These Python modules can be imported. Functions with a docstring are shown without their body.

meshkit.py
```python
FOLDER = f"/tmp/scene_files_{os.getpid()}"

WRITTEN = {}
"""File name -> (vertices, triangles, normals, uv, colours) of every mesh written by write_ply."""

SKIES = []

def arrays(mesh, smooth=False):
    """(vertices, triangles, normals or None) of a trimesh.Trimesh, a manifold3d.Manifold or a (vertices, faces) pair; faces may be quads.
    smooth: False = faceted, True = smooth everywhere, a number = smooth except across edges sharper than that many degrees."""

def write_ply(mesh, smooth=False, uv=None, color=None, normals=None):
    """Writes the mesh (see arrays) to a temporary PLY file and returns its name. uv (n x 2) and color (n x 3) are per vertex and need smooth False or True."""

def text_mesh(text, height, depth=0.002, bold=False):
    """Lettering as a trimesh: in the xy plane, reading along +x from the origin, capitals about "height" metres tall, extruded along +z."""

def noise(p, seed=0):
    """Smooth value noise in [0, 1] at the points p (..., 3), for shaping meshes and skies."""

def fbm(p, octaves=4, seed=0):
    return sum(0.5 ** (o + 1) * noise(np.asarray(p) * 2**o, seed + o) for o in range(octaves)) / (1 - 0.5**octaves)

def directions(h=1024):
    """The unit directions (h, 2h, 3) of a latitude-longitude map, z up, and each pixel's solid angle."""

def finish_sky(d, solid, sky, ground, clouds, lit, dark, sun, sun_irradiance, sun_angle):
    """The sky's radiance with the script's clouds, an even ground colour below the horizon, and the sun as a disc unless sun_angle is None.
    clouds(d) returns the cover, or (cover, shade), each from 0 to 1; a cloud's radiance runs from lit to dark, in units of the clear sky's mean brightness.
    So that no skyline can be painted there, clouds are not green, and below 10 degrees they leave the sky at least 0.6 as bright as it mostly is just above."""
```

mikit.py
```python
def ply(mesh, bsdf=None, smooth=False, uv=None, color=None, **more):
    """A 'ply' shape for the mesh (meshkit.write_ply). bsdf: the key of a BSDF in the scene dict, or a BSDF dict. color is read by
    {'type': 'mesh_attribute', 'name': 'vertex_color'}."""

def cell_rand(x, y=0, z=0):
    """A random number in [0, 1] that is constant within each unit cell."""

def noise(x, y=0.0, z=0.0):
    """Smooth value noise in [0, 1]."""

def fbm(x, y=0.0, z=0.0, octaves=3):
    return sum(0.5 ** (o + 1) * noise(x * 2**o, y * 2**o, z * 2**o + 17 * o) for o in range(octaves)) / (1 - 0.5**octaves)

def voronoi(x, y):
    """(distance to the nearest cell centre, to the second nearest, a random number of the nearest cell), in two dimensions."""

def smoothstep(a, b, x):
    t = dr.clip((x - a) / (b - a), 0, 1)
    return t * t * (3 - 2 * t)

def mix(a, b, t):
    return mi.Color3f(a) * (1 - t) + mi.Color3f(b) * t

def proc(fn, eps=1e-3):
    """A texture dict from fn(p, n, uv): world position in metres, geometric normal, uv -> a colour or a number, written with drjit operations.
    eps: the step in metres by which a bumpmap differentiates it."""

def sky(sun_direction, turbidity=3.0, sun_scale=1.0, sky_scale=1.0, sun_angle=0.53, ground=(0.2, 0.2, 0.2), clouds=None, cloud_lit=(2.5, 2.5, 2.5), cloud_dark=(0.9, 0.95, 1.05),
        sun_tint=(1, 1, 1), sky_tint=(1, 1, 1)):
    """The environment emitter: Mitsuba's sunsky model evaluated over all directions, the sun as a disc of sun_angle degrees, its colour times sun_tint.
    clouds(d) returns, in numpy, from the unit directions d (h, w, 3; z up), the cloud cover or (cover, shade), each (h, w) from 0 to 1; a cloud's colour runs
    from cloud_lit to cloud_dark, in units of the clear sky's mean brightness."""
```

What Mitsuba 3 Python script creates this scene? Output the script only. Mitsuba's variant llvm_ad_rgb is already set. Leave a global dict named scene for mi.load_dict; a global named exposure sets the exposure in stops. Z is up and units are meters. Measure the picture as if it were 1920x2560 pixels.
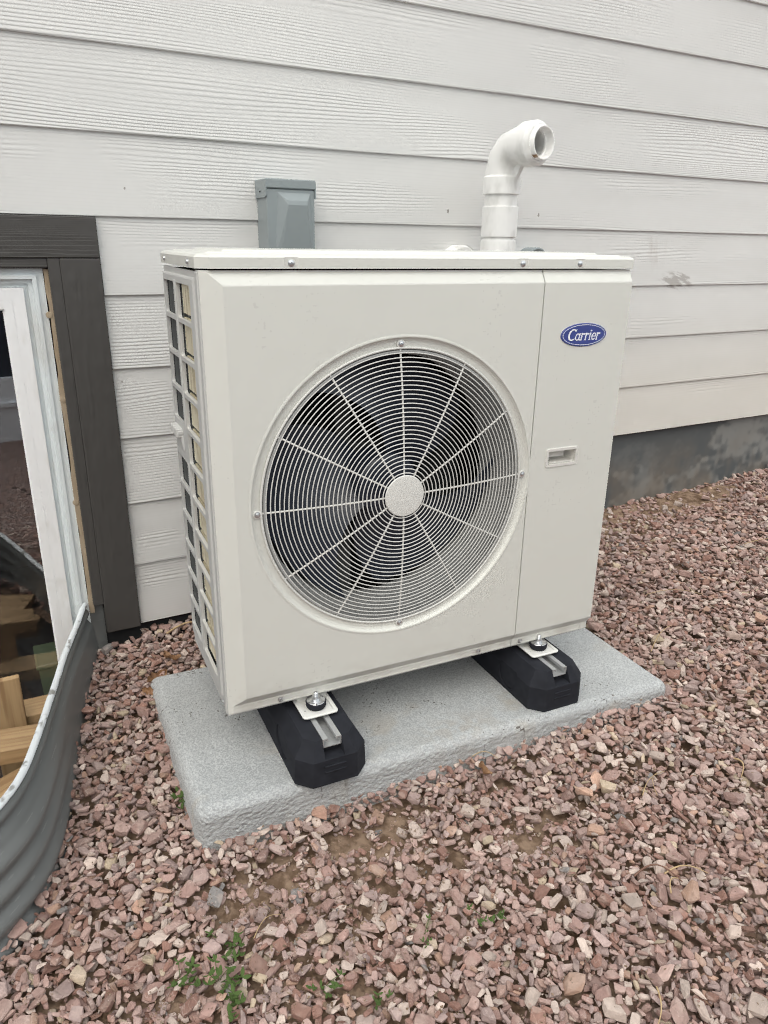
import math
import numpy as np
import trimesh
import drjit as dr
import mitsuba as mi
import manifold3d as m3
import shapely
import shapely.geometry as sg
from shapely import affinity
import meshkit, mikit
from mikit import proc, noise, fbm, voronoi, cell_rand, smoothstep, mix

T = mi.ScalarTransform4f
scene, labels = {'type': 'scene'}, {}

# ---------------------------------------------------------------- camera, sky, exposure
# metres; the house wall is the plane y = 0 (x to the right along it), z = 0 is the bottom of the outdoor unit
YAW, PITCH, ROLL, FPX = math.radians(28.473), math.radians(20.134), math.radians(0.884), 1841.0
CAM = np.array([-0.2388, -1.9434, 0.9407])
fwd = np.array([math.sin(YAW) * math.cos(PITCH), math.cos(YAW) * math.cos(PITCH), -math.sin(PITCH)])
rgt = np.array([math.cos(YAW), -math.sin(YAW), 0.0])
upv = np.cross(rgt, fwd)
upv = -math.sin(ROLL) * rgt + math.cos(ROLL) * upv
scene['camera'] = {'type': 'perspective', 'fov': math.degrees(2 * math.atan(960 / FPX)), 'fov_axis': 'x', 'near_clip': 0.02, 'far_clip': 300.0,
                   'to_world': T().look_at(origin=CAM.tolist(), target=(CAM + fwd).tolist(), up=upv.tolist())}
scene['sky'] = mikit.sky((-0.45, -0.55, 0.85), turbidity=4, ground=(0.12, 0.1, 0.09), sun_scale=0.24, sun_angle=48, sun_tint=(0.9, 0.98, 1.12), clouds=lambda d: (1.0 + 0 * d[..., 2], 1 - np.clip((1 + 2 * d[..., 2]) / 3, 0, 1)), cloud_lit=(3.35, 3.52, 3.6), cloud_dark=(0.8, 0.83, 0.83))
exposure = 2.45


def lin(*c):
    c = np.asarray(c, float) / 255
    return np.where(c < 0.04045, c / 12.92, ((c + 0.055) / 1.055) ** 2.4).tolist()


# ---------------------------------------------------------------- materials
def princ(color, rough=0.5, metal=0.0, spec=0.5, **kw):
    tex = color if isinstance(color, dict) else {'type': 'rgb', 'value': list(color)}
    return {'type': 'principled', 'base_color': tex, 'roughness': rough, 'metallic': metal, 'specular': spec, **kw}


def gloss(color, alpha=0.2, ior=1.5):
    tex = color if isinstance(color, dict) else {'type': 'rgb', 'value': list(color)}
    return {'type': 'roughplastic', 'diffuse_reflectance': tex, 'alpha': alpha, 'int_ior': ior, 'distribution': 'ggx', 'nonlinear': False}


def bumped(fn, height, inner, eps=1e-3):
    return {'type': 'bumpmap', 'arbitrary': proc(fn, eps), 'scale': height, 'nested': inner}


def two(b):
    return {'type': 'twosided', 'b': b}


E_ROW, Z7 = 0.178, -0.0803


def grain_phase(p):
    row = dr.floor((p.z - Z7) / E_ROW)
    zl = p.z - Z7 - row * E_ROW
    r = cell_rand(row, 3, 7)
    a = fbm(p.x * 1.1 + r * 57, zl * 9 + r * 13, r * 9, octaves=2)
    b = fbm(p.x * 17 + r * 31, zl * 60, 3.0, octaves=2)
    zc = zl - 0.115 - 0.05 * (r - 0.5)
    flat = dr.exp(-dr.square(zc / 0.028)) * dr.select(r > 0.3, 0.75, 0.0)
    # lines run along the board, spread out round the flat grain in its upper middle
    return (zl - 0.5 * flat * zc + 0.052 * a + 0.0020 * b) / 0.0078


def siding_bump(p, n, uv):
    f = grain_phase(p)
    t = f - dr.floor(f)
    h = smoothstep(0.0, 0.3, t) * (1 - smoothstep(0.42, 1.0, t))
    row = dr.floor((p.z - Z7) / E_ROW)
    m = smoothstep(0.28, 0.68, fbm(p.x * 2.6 + 7 * row, p.z * 16, 2.0, octaves=3))
    return h * (0.12 + 1.05 * m) * (0.7 + 0.6 * cell_rand(row, 5, 2)) + 0.12 * noise(p.x * 160, p.z * 260)


def siding_color(p, n, uv):
    v = 0.95 + 0.09 * fbm(p.x * 2.2, p.z * 5, 0.0)
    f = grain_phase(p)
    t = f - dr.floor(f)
    c = mi.Color3f(*SIDING) * (v - 0.022 * smoothstep(0.5, 1.0, t))     # shade of the grain grooves put into the colour
    # warm bounced light painted into the lowest boards at the right
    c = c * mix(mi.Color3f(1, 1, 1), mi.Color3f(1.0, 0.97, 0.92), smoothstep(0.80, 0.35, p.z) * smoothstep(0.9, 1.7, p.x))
    # scuffed earth stain right of the unit
    sx, sz = p.x - 2.0 + 0.35 * (p.z - 0.82), p.z - 0.823
    m = dr.exp(-(dr.square(sx / 0.075) + dr.square(sz / 0.032)))
    s = smoothstep(0.47, 0.66, fbm(p.x * 22 - p.z * 14, p.z * 130 + p.x * 40, 4.0, octaves=4) * 0.85 + 0.22 * m) * smoothstep(0.12, 0.55, m)
    c = mix(c, mi.Color3f(0.13, 0.10, 0.075), s * 0.45)
    m2 = dr.exp(-(dr.square((p.x - 1.87) / 0.05) + dr.square((p.z - 0.93) / 0.07)))
    c = mix(c, mi.Color3f(0.42, 0.38, 0.35), smoothstep(0.45, 0.75, fbm(p.x * 40, p.z * 14, 8.0) * 0.6 + 0.4 * m2) * m2 * 0.6)
    # nail holes
    for (nx, nz, k) in ((1.012, 1.027, 0.0036), (1.345, 1.026, 0.0036), (0.112, 1.05, 0.0022), (0.06, 0.6, 0.002)):
        q = dr.square((p.x - nx) / k) + dr.square((p.z - nz) / (k * 1.6))
        c = mix(c, mi.Color3f(0.2, 0.18, 0.16), 0.8 * (1 - smoothstep(0.5, 1.2, q)))
    return c


SIDING = (0.605, 0.603, 0.588)
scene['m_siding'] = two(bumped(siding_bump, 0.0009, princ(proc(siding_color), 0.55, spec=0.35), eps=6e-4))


def found_color(p, n, uv):
    a = fbm(p.x * 2.3, p.z * 4.5, 1.0, octaves=4)
    b = fbm(p.x * 13, p.z * 9, 6.0, octaves=3)
    c = mix(mi.Color3f(0.085, 0.092, 0.095), mi.Color3f(0.19, 0.192, 0.185), smoothstep(0.45, 0.55, a + 0.10 * (noise(p.x * 45, p.z * 45, 9.0) - 0.5)))
    c = mix(c, mi.Color3f(0.17, 0.14, 0.11), smoothstep(0.35, 0.8, b) * smoothstep(0.2, -0.02, p.z - 0.03 * p.x) * 0.6)
    c = mix(c, mi.Color3f(0.22, 0.22, 0.21), smoothstep(0.5, 0.85, fbm(p.x * 9, p.z * 12, 3.0, octaves=5)) * 0.35)
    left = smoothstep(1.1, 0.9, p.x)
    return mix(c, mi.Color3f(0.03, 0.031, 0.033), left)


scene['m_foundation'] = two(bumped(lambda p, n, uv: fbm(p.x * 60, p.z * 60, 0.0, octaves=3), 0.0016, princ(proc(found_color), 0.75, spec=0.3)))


def trim_bump(p, n, uv):
    return fbm(p.x * 150, p.z * 17, 1.0, octaves=2) + 0.5 * noise(p.x * 60, p.z * 45, 3.0)


def trim_bump_h(p, n, uv):
    t = p.z / 0.006 + 6 * fbm(p.x * 2.5, p.z * 18, 5.0)
    return 0.5 * (t - dr.floor(t)) + 0.8 * noise(p.x * 30, p.z * 90, 3.0)


TRIM = (0.058, 0.055, 0.052)
scene['m_trim'] = two(bumped(trim_bump, 0.0017, princ(TRIM, 0.5, spec=0.4), eps=6e-4))
scene['m_trim_head'] = two(bumped(trim_bump_h, 0.0009, princ(TRIM, 0.5, spec=0.4), eps=6e-4))


def vinyl_color(p, n, uv):
    d = smoothstep(0.52, 0.75, fbm(p.x * 30, p.z * 12, p.y * 40, octaves=4))
    return mix(mi.Color3f(0.78, 0.785, 0.79), mi.Color3f(0.48, 0.44, 0.38), 0.22 * d + 0.05 * noise(p.x * 200, p.z * 60))


def flange_color(p, n, uv):
    d = smoothstep(0.5, 0.7, fbm(p.x * 18, p.z * 7, 4.0, octaves=4))
    return mix(mi.Color3f(0.64, 0.685, 0.695), mi.Color3f(0.45, 0.42, 0.38), 0.3 * d)


scene['m_vinyl'] = two(princ(proc(vinyl_color), 0.4))
scene['m_flange'] = two(princ(proc(flange_color), 0.45))
scene['m_caulk'] = two(princ(proc(lambda p, n, uv: mix(mi.Color3f(0.40, 0.33, 0.24), mi.Color3f(0.30, 0.23, 0.15), fbm(p.x * 50, p.z * 18, 2.0))), 0.7))
scene['m_glass'] = {'type': 'thindielectric', 'int_ior': 2.2}
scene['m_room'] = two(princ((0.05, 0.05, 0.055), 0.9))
scene['m_core'] = two(princ((0.35, 0.34, 0.33), 0.9))


def paint_color(p, n, uv):
    v = 0.965 + 0.05 * fbm(p.x * 3, p.z * 3, p.y * 3)
    c = mi.Color3f(*PAINT) * v
    spots = smoothstep(0.80, 0.88, noise(p.x * 190, p.z * 190, p.y * 190)) * smoothstep(0.55, 0.75, noise(p.x * 13, p.z * 13, 5.0))
    mud = smoothstep(0.10, 0.0, p.z) * smoothstep(0.45, 0.75, fbm(p.x * 22, p.z * 30, 2.0, octaves=4))
    return mix(mix(c, mi.Color3f(0.60, 0.59, 0.56), 0.3 * spots), mi.Color3f(0.52, 0.47, 0.41), 0.35 * mud)


PAINT = (0.83, 0.834, 0.777)
scene['m_paint'] = two(gloss(proc(paint_color), 0.22))
scene['m_grille'] = two(gloss((0.88, 0.88, 0.84), 0.25))
scene['m_side'] = two(gloss((0.73, 0.735, 0.715), 0.25))
scene['m_recess'] = two(princ((0.60, 0.59, 0.56), 0.45))
scene['m_fan'] = two(princ((0.020, 0.026, 0.042), 0.35, spec=0.5))
scene['m_shroud'] = two(princ((0.30, 0.305, 0.30), 0.5))
scene['m_bracket'] = two(princ((0.07, 0.072, 0.072), 0.5))
scene['m_dark'] = two(princ((0.012, 0.013, 0.014), 0.7, spec=0.2))


def fin_color(p, n, uv):
    t = p.z / 0.0018
    return mix(mi.Color3f(0.03, 0.034, 0.034), mi.Color3f(0.06, 0.065, 0.066), t - dr.floor(t))


scene['m_fins'] = two(princ(proc(fin_color), 0.5, spec=0.3))


def gold_color(p, n, uv):
    b = fbm(p.y * 90, p.z * 25, 3.0, octaves=3)
    return mix(mi.Color3f(0.80, 0.74, 0.55), mi.Color3f(0.58, 0.49, 0.32), smoothstep(0.35, 0.8, b))


scene['m_gold'] = two(princ(proc(gold_color), 0.3, metal=0.55))
scene['m_zinc'] = two(princ((0.66, 0.67, 0.68), 0.25, metal=0.95))
scene['m_galv'] = two(princ(proc(lambda p, n, uv: mix(mi.Color3f(0.42, 0.43, 0.44), mi.Color3f(0.56, 0.57, 0.57), fbm(p.x * 60, p.y * 25, p.z * 60))), 0.45, metal=0.6))
scene['m_blue'] = two(princ(lin(60, 71, 132), 0.35))
scene['m_white'] = two(princ((0.78, 0.79, 0.82), 0.4))
scene['m_rubber'] = two(bumped(lambda p, n, uv: fbm(p.x * 300, p.y * 300, p.z * 300, octaves=2), 0.0012,
                               princ(proc(lambda p, n, uv: mix(mi.Color3f(0.010, 0.011, 0.015), mi.Color3f(0.022, 0.024, 0.031), fbm(p.x * 40, p.y * 40, p.z * 40))), 0.8, spec=0.25)))


def pad_color(p, n, uv):
    f = fbm(p.x * 420, p.y * 420, p.z * 420, octaves=2)
    g = fbm(p.x * 7, p.y * 7, p.z * 5)
    c = mix(mi.Color3f(0.30, 0.312, 0.315), mi.Color3f(0.46, 0.472, 0.47), smoothstep(0.25, 0.8, f))
    dust = smoothstep(0.62, 0.8, fbm(p.x * 9, p.y * 14, 3.0, octaves=4)) * smoothstep(-0.55, -0.75, p.y)
    d2 = dr.exp(-dr.square((p.x - 0.62) / 0.12) - dr.square((p.y + 0.765) / 0.05)) * smoothstep(0.3, 0.6, fbm(p.x * 70, p.y * 70, 2.0, octaves=3))
    crumbs = smoothstep(0.86, 0.9, noise(p.x * 210, p.y * 210, 1.0)) * smoothstep(0.5, 0.7, noise(p.x * 12, p.y * 12, 4.0))
    c = mix(c * (0.84 + 0.32 * g), mi.Color3f(0.36, 0.32, 0.26), dust * 0.5)
    return mix(mix(c, mi.Color3f(0.29, 0.23, 0.165), 0.3 * d2), mi.Color3f(0.07, 0.06, 0.05), 0.8 * crumbs)


scene['m_pad'] = two(bumped(lambda p, n, uv: fbm(p.x * 170, p.y * 170, p.z * 170, octaves=3), 0.0055, princ(proc(pad_color), 0.5, spec=0.5), eps=8e-4))
scene['m_pvc'] = two(bumped(lambda p, n, uv: noise(p.x * 30, p.y * 30, p.z * 300), 0.0002,
                            princ(proc(lambda p, n, uv: mix(mi.Color3f(0.72, 0.72, 0.705), mi.Color3f(0.60, 0.60, 0.58), smoothstep(0.45, 0.75, fbm(p.x * 35, p.y * 35, p.z * 14, octaves=4)))), 0.38)))


def mouth_color(p, n, uv):
    c = mix(mi.Color3f(0.82, 0.82, 0.81), mi.Color3f(0.74, 0.74, 0.72), fbm(p.x * 40, p.y * 40, p.z * 40))
    q = dr.square((p.x - 1.080) / 0.016) + dr.square((p.z - 1.1505) / 0.009)
    m = smoothstep(0.9, 0.1, q + 1.2 * (fbm(p.x * 200, p.z * 200, 1.0) - 0.5))
    return mix(c, mi.Color3f(0.22, 0.12, 0.05), m)


scene['m_pvc_mouth'] = two(princ(proc(mouth_color), 0.38))
scene['m_box'] = two(princ((0.225, 0.255, 0.262), 0.42, metal=0.0, spec=0.5))


def well_color(p, n, uv):
    f = fbm(p.x * 6, p.y * 6, p.z * 9, octaves=3)
    c = mix(mi.Color3f(0.115, 0.122, 0.122), mi.Color3f(0.15, 0.157, 0.154), f)
    scr = smoothstep(0.80, 0.9, noise(p.x * 30, p.y * 30, p.z * 260))
    return mix(c, mi.Color3f(0.25, 0.25, 0.24), 0.25 * scr)


scene['m_well'] = two(princ(proc(well_color), 0.42, spec=0.5))
scene['m_rim'] = two(princ(proc(lambda p, n, uv: mix(mi.Color3f(0.55, 0.58, 0.60), mi.Color3f(0.22, 0.22, 0.21), smoothstep(0.56, 0.72, fbm(p.x * 45, p.y * 45, p.z * 90, octaves=3)))), 0.45))


def wood_color(p, n, uv):
    g = fbm(uv.x * 3.0, uv.y * 60, 1.0, octaves=3)
    g2 = fbm(uv.x * 9.0, uv.y * 260, 5.0, octaves=2)
    c = mix(mi.Color3f(0.37, 0.25, 0.135), mi.Color3f(0.25, 0.155, 0.078), smoothstep(0.3, 0.75, 0.6 * g + 0.4 * g2))
    k = dr.minimum(dr.square((uv.x - 0.37) / 0.010) + dr.square((uv.y - 0.045) / 0.006), dr.square((uv.x - 0.16) / 0.008) + dr.square((uv.y - 0.02) / 0.005))
    return mix(c, mi.Color3f(0.10, 0.05, 0.025), 1 - smoothstep(0.4, 1.5, k))


scene['m_wood'] = two(princ(proc(wood_color), 0.65, spec=0.3))
scene['m_tub'] = two(princ((0.11, 0.15, 0.095), 0.5))
scene['m_dark_board'] = two(princ((0.02, 0.026, 0.042), 0.6))
scene['m_pale_base'] = two(princ((0.74, 0.76, 0.79), 0.6))


def soil_color(p, n, uv):
    f = fbm(p.x * 60, p.y * 60, 0.0, octaves=4)
    c = mix(mi.Color3f(0.125, 0.08, 0.052), mi.Color3f(0.27, 0.19, 0.135), smoothstep(0.25, 0.75, f))
    # past the modelled stones the same crushed rock carries on as a pattern
    d1, d2, r = voronoi(p.x * 42, p.y * 42)
    far = smoothstep(0.0, 0.35, dr.maximum(dr.maximum(-1.25 - p.y, p.x - 3.6), -0.95 - p.x))
    st = mix(mi.Color3f(0.30, 0.19, 0.16), mi.Color3f(0.36, 0.28, 0.26), r) * smoothstep(0.0, 0.25, d2 - d1)
    return mix(c, st, far)


scene['m_soil'] = two(bumped(lambda p, n, uv: fbm(p.x * 150, p.y * 150, 0.0, octaves=4), 0.012, princ(proc(soil_color), 0.9, spec=0.2)))


def stone_color(p, n, uv):
    a, b = uv.x, uv.y
    c = mix(mi.Color3f(*lin(168, 144, 137)), mi.Color3f(*lin(152, 124, 117)), smoothstep(0.0, 0.34, a))
    c = mix(c, mi.Color3f(*lin(158, 138, 134)), smoothstep(0.40, 0.44, a))
    c = mix(c, mi.Color3f(*lin(186, 170, 161)), smoothstep(0.60, 0.64, a))
    c = mix(c, mi.Color3f(*lin(140, 108, 98)), smoothstep(0.77, 0.79, a))
    c = mix(c, mi.Color3f(*lin(168, 138, 122)), smoothstep(0.92, 0.94, a))
    c = mix(c, mi.Color3f(*lin(172, 156, 136)), smoothstep(0.965, 0.968, a))
    c = mix(c, mi.Color3f(*lin(122, 118, 117)), smoothstep(0.99, 0.992, a))
    c = mix(c, mi.Color3f(0.21, 0.145, 0.10), smoothstep(1.0, 1.01, a))
    v = 0.62 + 0.76 * b
    f = fbm(p.x * 170 + a * 40, p.y * 170, p.z * 170 + b * 60, octaves=3)
    c = c * v * (0.72 + 0.38 * f) * mi.Color3f(1.0, 1.0, 0.985)
    # pale veins and chipped, dusty faces
    w = dr.abs(fbm(p.x * 75 + b * 90, p.y * 75 + a * 70, p.z * 75, octaves=2) - 0.5)
    c = mix(c, mi.Color3f(*lin(206, 190, 182)), 0.24 * (1 - smoothstep(0.004, 0.02, w)) * smoothstep(0.35, 0.7, cell_rand(a * 1000, b * 1000)))
    return mix(c, mi.Color3f(*lin(186, 168, 158)), 0.28 * smoothstep(0.5, 0.8, noise(p.x * 60, p.y * 60, p.z * 60)))


scene['m_stone'] = bumped(lambda p, n, uv: fbm(p.x * 330, p.y * 330, p.z * 330, octaves=2), 0.0012, princ(proc(stone_color), 0.8, spec=0.3), eps=7e-4)
scene['m_leaf'] = {'type': 'principledthin', 'base_color': {'type': 'rgb', 'value': [0.095, 0.145, 0.05]}, 'roughness': 0.55, 'diff_trans': 0.5}
scene['m_dry'] = two(princ(proc(lambda p, n, uv: mix(mi.Color3f(0.30, 0.17, 0.085), mi.Color3f(0.17, 0.085, 0.045), fbm(p.x * 60, p.y * 60, p.z * 60))), 0.7))
scene['m_straw'] = two(princ(proc(lambda p, n, uv: mix(mi.Color3f(0.50, 0.37, 0.20), mi.Color3f(0.36, 0.25, 0.14), noise(p.x * 70, p.y * 70, p.z * 70))), 0.7))
scene['m_bark'] = two(princ((0.16, 0.085, 0.06), 0.7))


# ---------------------------------------------------------------- helpers
def numbered(key):
    if key not in scene and key not in labels:
        return key
    k = 1
    while f'{key}_{k:03d}' in scene or f'{key}_{k:03d}' in labels:
        k += 1
    return f'{key}_{k:03d}'


def put(key, mesh, mat, world=None, smooth=False, label=None, cat=None, group=None, kind=None, uv=None):
    key = numbered(key)
    d = mikit.ply(mesh, mat, smooth=smooth, uv=uv)
    if world is not None:
        d['to_world'] = world
    scene[key] = d
    tag(key, label, cat, group, kind)
    return key


def tag(key, label=None, cat=None, group=None, kind=None):
    e = {k: v for k, v in dict(label=label, category=cat, group=group, kind=kind).items() if v}
    if e:
        labels[key] = {**labels.get(key, {}), **e}


def thing(name, label, cat, group=None):
    key = numbered(name)
    tag(key, label, cat, group)
    return key


def box(x0, x1, y0, y1, z0, z1):
    return m3.Manifold.cube([x1 - x0, y1 - y0, z1 - z0]).translate([x0, y0, z0])


def bevbox(x0, x1, y0, y1, z0, z1, b):
    """A box with chamfered edges."""
    h = [box(x0 + b, x1 - b, y0 + b, y1 - b, z0, z1), box(x0 + b, x1 - b, y0, y1, z0 + b, z1 - b), box(x0, x1, y0 + b, y1 - b, z0 + b, z1 - b)]
    return m3.Manifold.batch_hull(h)


def hull(pts):
    return m3.Manifold.hull_points(np.asarray(pts, float))


def tri(man):
    m = man.to_mesh()
    return trimesh.Trimesh(np.array(m.vert_properties[:, :3]), np.array(m.tri_verts), process=False)


def cat(*ms):
    return trimesh.util.concatenate([tri(m) if hasattr(m, 'to_mesh') else m for m in ms])


def prism(poly, axis, a, b):
    """Extrudes a 2-D polygon: axis 0: points are (y, z) along x; 1: (x, z) along y; 2: (x, y) along z."""
    poly = np.asarray(poly, float)
    if sg.Polygon(poly).exterior.is_ccw is False:
        poly = poly[::-1]
    m = m3.Manifold.extrude(m3.CrossSection([poly]), b - a)
    if axis == 0:
        return m.transform(np.array([[0, 0, 1, a], [1, 0, 0, 0], [0, 1, 0, 0]], float))
    if axis == 1:
        return m.transform(np.array([[1, 0, 0, 0], [0, 0, -1, b], [0, 1, 0, 0]], float))
    return m.translate([0, 0, a])


def lathe(profile, n=64):
    """Closed profile of (r, z) revolved about z."""
    profile = np.asarray(profile, float)
    if not sg.Polygon(profile).exterior.is_ccw:
        profile = profile[::-1]
    return m3.Manifold.revolve(m3.CrossSection([profile]), n)


def along_y(m, x, y, z, flip=False):
    """Turns a lathe about z into one about y: its +z looks towards -y (towards the street side) unless flipped."""
    s = 1 if flip else -1
    return m.transform(np.array([[1, 0, 0, x], [0, 0, s, y], [0, -s, 0, z]], float))


def tube(path, r, n=8, closed=False):
    path = np.asarray(path, float)
    t = np.gradient(path, axis=0) if not closed else np.roll(path, -1, 0) - np.roll(path, 1, 0)
    t /= np.linalg.norm(t, axis=1, keepdims=True)
    ref = np.array([0, 1, 0.0]) if abs(t[:, 1]).max() < 0.9 else np.array([0.3, 0.2, 1.0])
    a = np.cross(t, ref)
    a /= np.linalg.norm(a, axis=1, keepdims=True)
    b = np.cross(t, a)
    rr = np.broadcast_to(np.asarray(r, float), (len(path),))
    ang = np.arange(n) / n * 2 * np.pi
    v = path[:, None] + rr[:, None, None] * (np.cos(ang)[None, :, None] * a[:, None] + np.sin(ang)[None, :, None] * b[:, None])
    m = len(path)
    f = []
    for i in range(m if closed else m - 1):
        for j in range(n):
            p, q = i * n + j, i * n + (j + 1) % n
            p2, q2 = ((i + 1) % m) * n + j, ((i + 1) % m) * n + (j + 1) % n
            f += [[p, p2, q], [q, p2, q2]]
    v = v.reshape(-1, 3)
    if not closed:
        c0, c1 = len(v), len(v) + 1
        v = np.vstack([v, path[:1], path[-1:]])
        for j in range(n):
            f += [[c0, j, (j + 1) % n], [c1, (m - 1) * n + (j + 1) % n, (m - 1) * n + j]]
    return trimesh.Trimesh(v, np.array(f)[:, ::-1], process=False)


# ---------------------------------------------------------------- the ground: shape of the grade
def sstep(a, b, x):
    t = np.clip((x - a) / (b - a), 0, 1)
    return t * t * (3 - 2 * t)


def grade(x, y):
    x, y = np.asarray(x, float), np.asarray(y, float)
    yy = -2.6 * np.tanh(-np.minimum(y, 0) / 2.6)
    g = -0.118 + 0.05 * 3.2 * np.tanh(x / 3.2) + 0.112 * yy
    g = g + 0.045 * np.exp(-(y / 0.5) ** 2) * sstep(0.4, 1.8, x)
    return g + 0.018 * (meshkit.fbm(np.stack([x * 2.2, y * 2.2, 0 * x], -1), 2) - 0.5)


WELL = np.array([(-0.100, 0.026), (-0.100, 0.0), (-0.138, -0.12), (-0.176, -0.24), (-0.207, -0.36), (-0.238, -0.473), (-0.262, -0.56), (-0.286, -0.636), (-0.309, -0.69), (-0.340, -0.735), (-0.38, -0.777), (-0.43, -0.815), (-0.49, -0.85), (-0.56, -0.872), (-0.63, -0.885), (-0.70, -0.89)])


def dense(pts, step):
    ls = sg.LineString(pts)
    n = int(ls.length / step)
    c = np.array([ls.interpolate(k / n, normalized=True).coords[0] for k in range(n + 1)])
    for _ in range(12):
        c[1:-1] = 0.25 * c[:-2] + 0.5 * c[1:-1] + 0.25 * c[2:]
    return c


half = dense(WELL[1:], 0.012)
well_curve = np.vstack([half, np.stack([-1.4 - half[::-1, 0], half[::-1, 1]], 1)[1:]])
well_poly = sg.Polygon(np.vstack([well_curve, [[-1.3, 0.05], [-0.1, 0.05]]]))
PADC = np.array([(-0.006, -0.762), (1.205, -0.856), (1.236, -0.305), (0.012, -0.212)])
pad_poly = sg.Polygon(PADC)

xs = np.unique(np.concatenate([np.linspace(-40, -3, 16), np.linspace(-3, -1.6, 16), np.arange(-1.6, 4.2, 0.02), np.linspace(4.2, 8, 20), np.linspace(8, 40, 14)]).round(4))
ys = np.unique(np.concatenate([np.linspace(-40, -5, 14), np.linspace(-5, -2.2, 20), np.arange(-2.2, 0.04, 0.02), [0.04]]).round(4))
GX, GY = np.meshgrid(xs, ys, indexing='ij')
inside = shapely.contains_xy(well_poly, GX.ravel(), GY.ravel()).reshape(GX.shape)
near = (np.abs(GX) < 2) & (GY > -1.1)
PX, PY = GX.copy(), GY.copy()
for i, j in np.argwhere(near):
    pt = sg.Point(GX[i, j], GY[i, j])
    if well_poly.exterior.distance(pt) < 0.0145:
        q = well_poly.exterior.interpolate(well_poly.exterior.project(pt))
        if q.y < 0.04:
            PX[i, j], PY[i, j] = q.x, q.y
            inside[i, j] = False
GZ = grade(PX, PY) - 0.034 + 0.004 * (meshkit.fbm(np.stack([PX * 25, PY * 25, 0 * PX], -1), 3, 5) - 0.5)
idx = np.arange(GX.size).reshape(GX.shape)
q = np.stack([idx[:-1, :-1], idx[1:, :-1], idx[1:, 1:], idx[:-1, 1:]], -1).reshape(-1, 4)
cx, cy = PX.ravel()[q].mean(1), PY.ravel()[q].mean(1)
keep = ~inside.ravel()[q].any(1) & ~shapely.contains_xy(well_poly.buffer(-0.001), cx, cy)
put('ground', (np.stack([PX, PY, GZ], -1).reshape(-1, 3), q[keep]), 'm_soil', smooth=True, kind='structure', label='brown earth showing in patches between the crushed rock', cat='ground')

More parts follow.
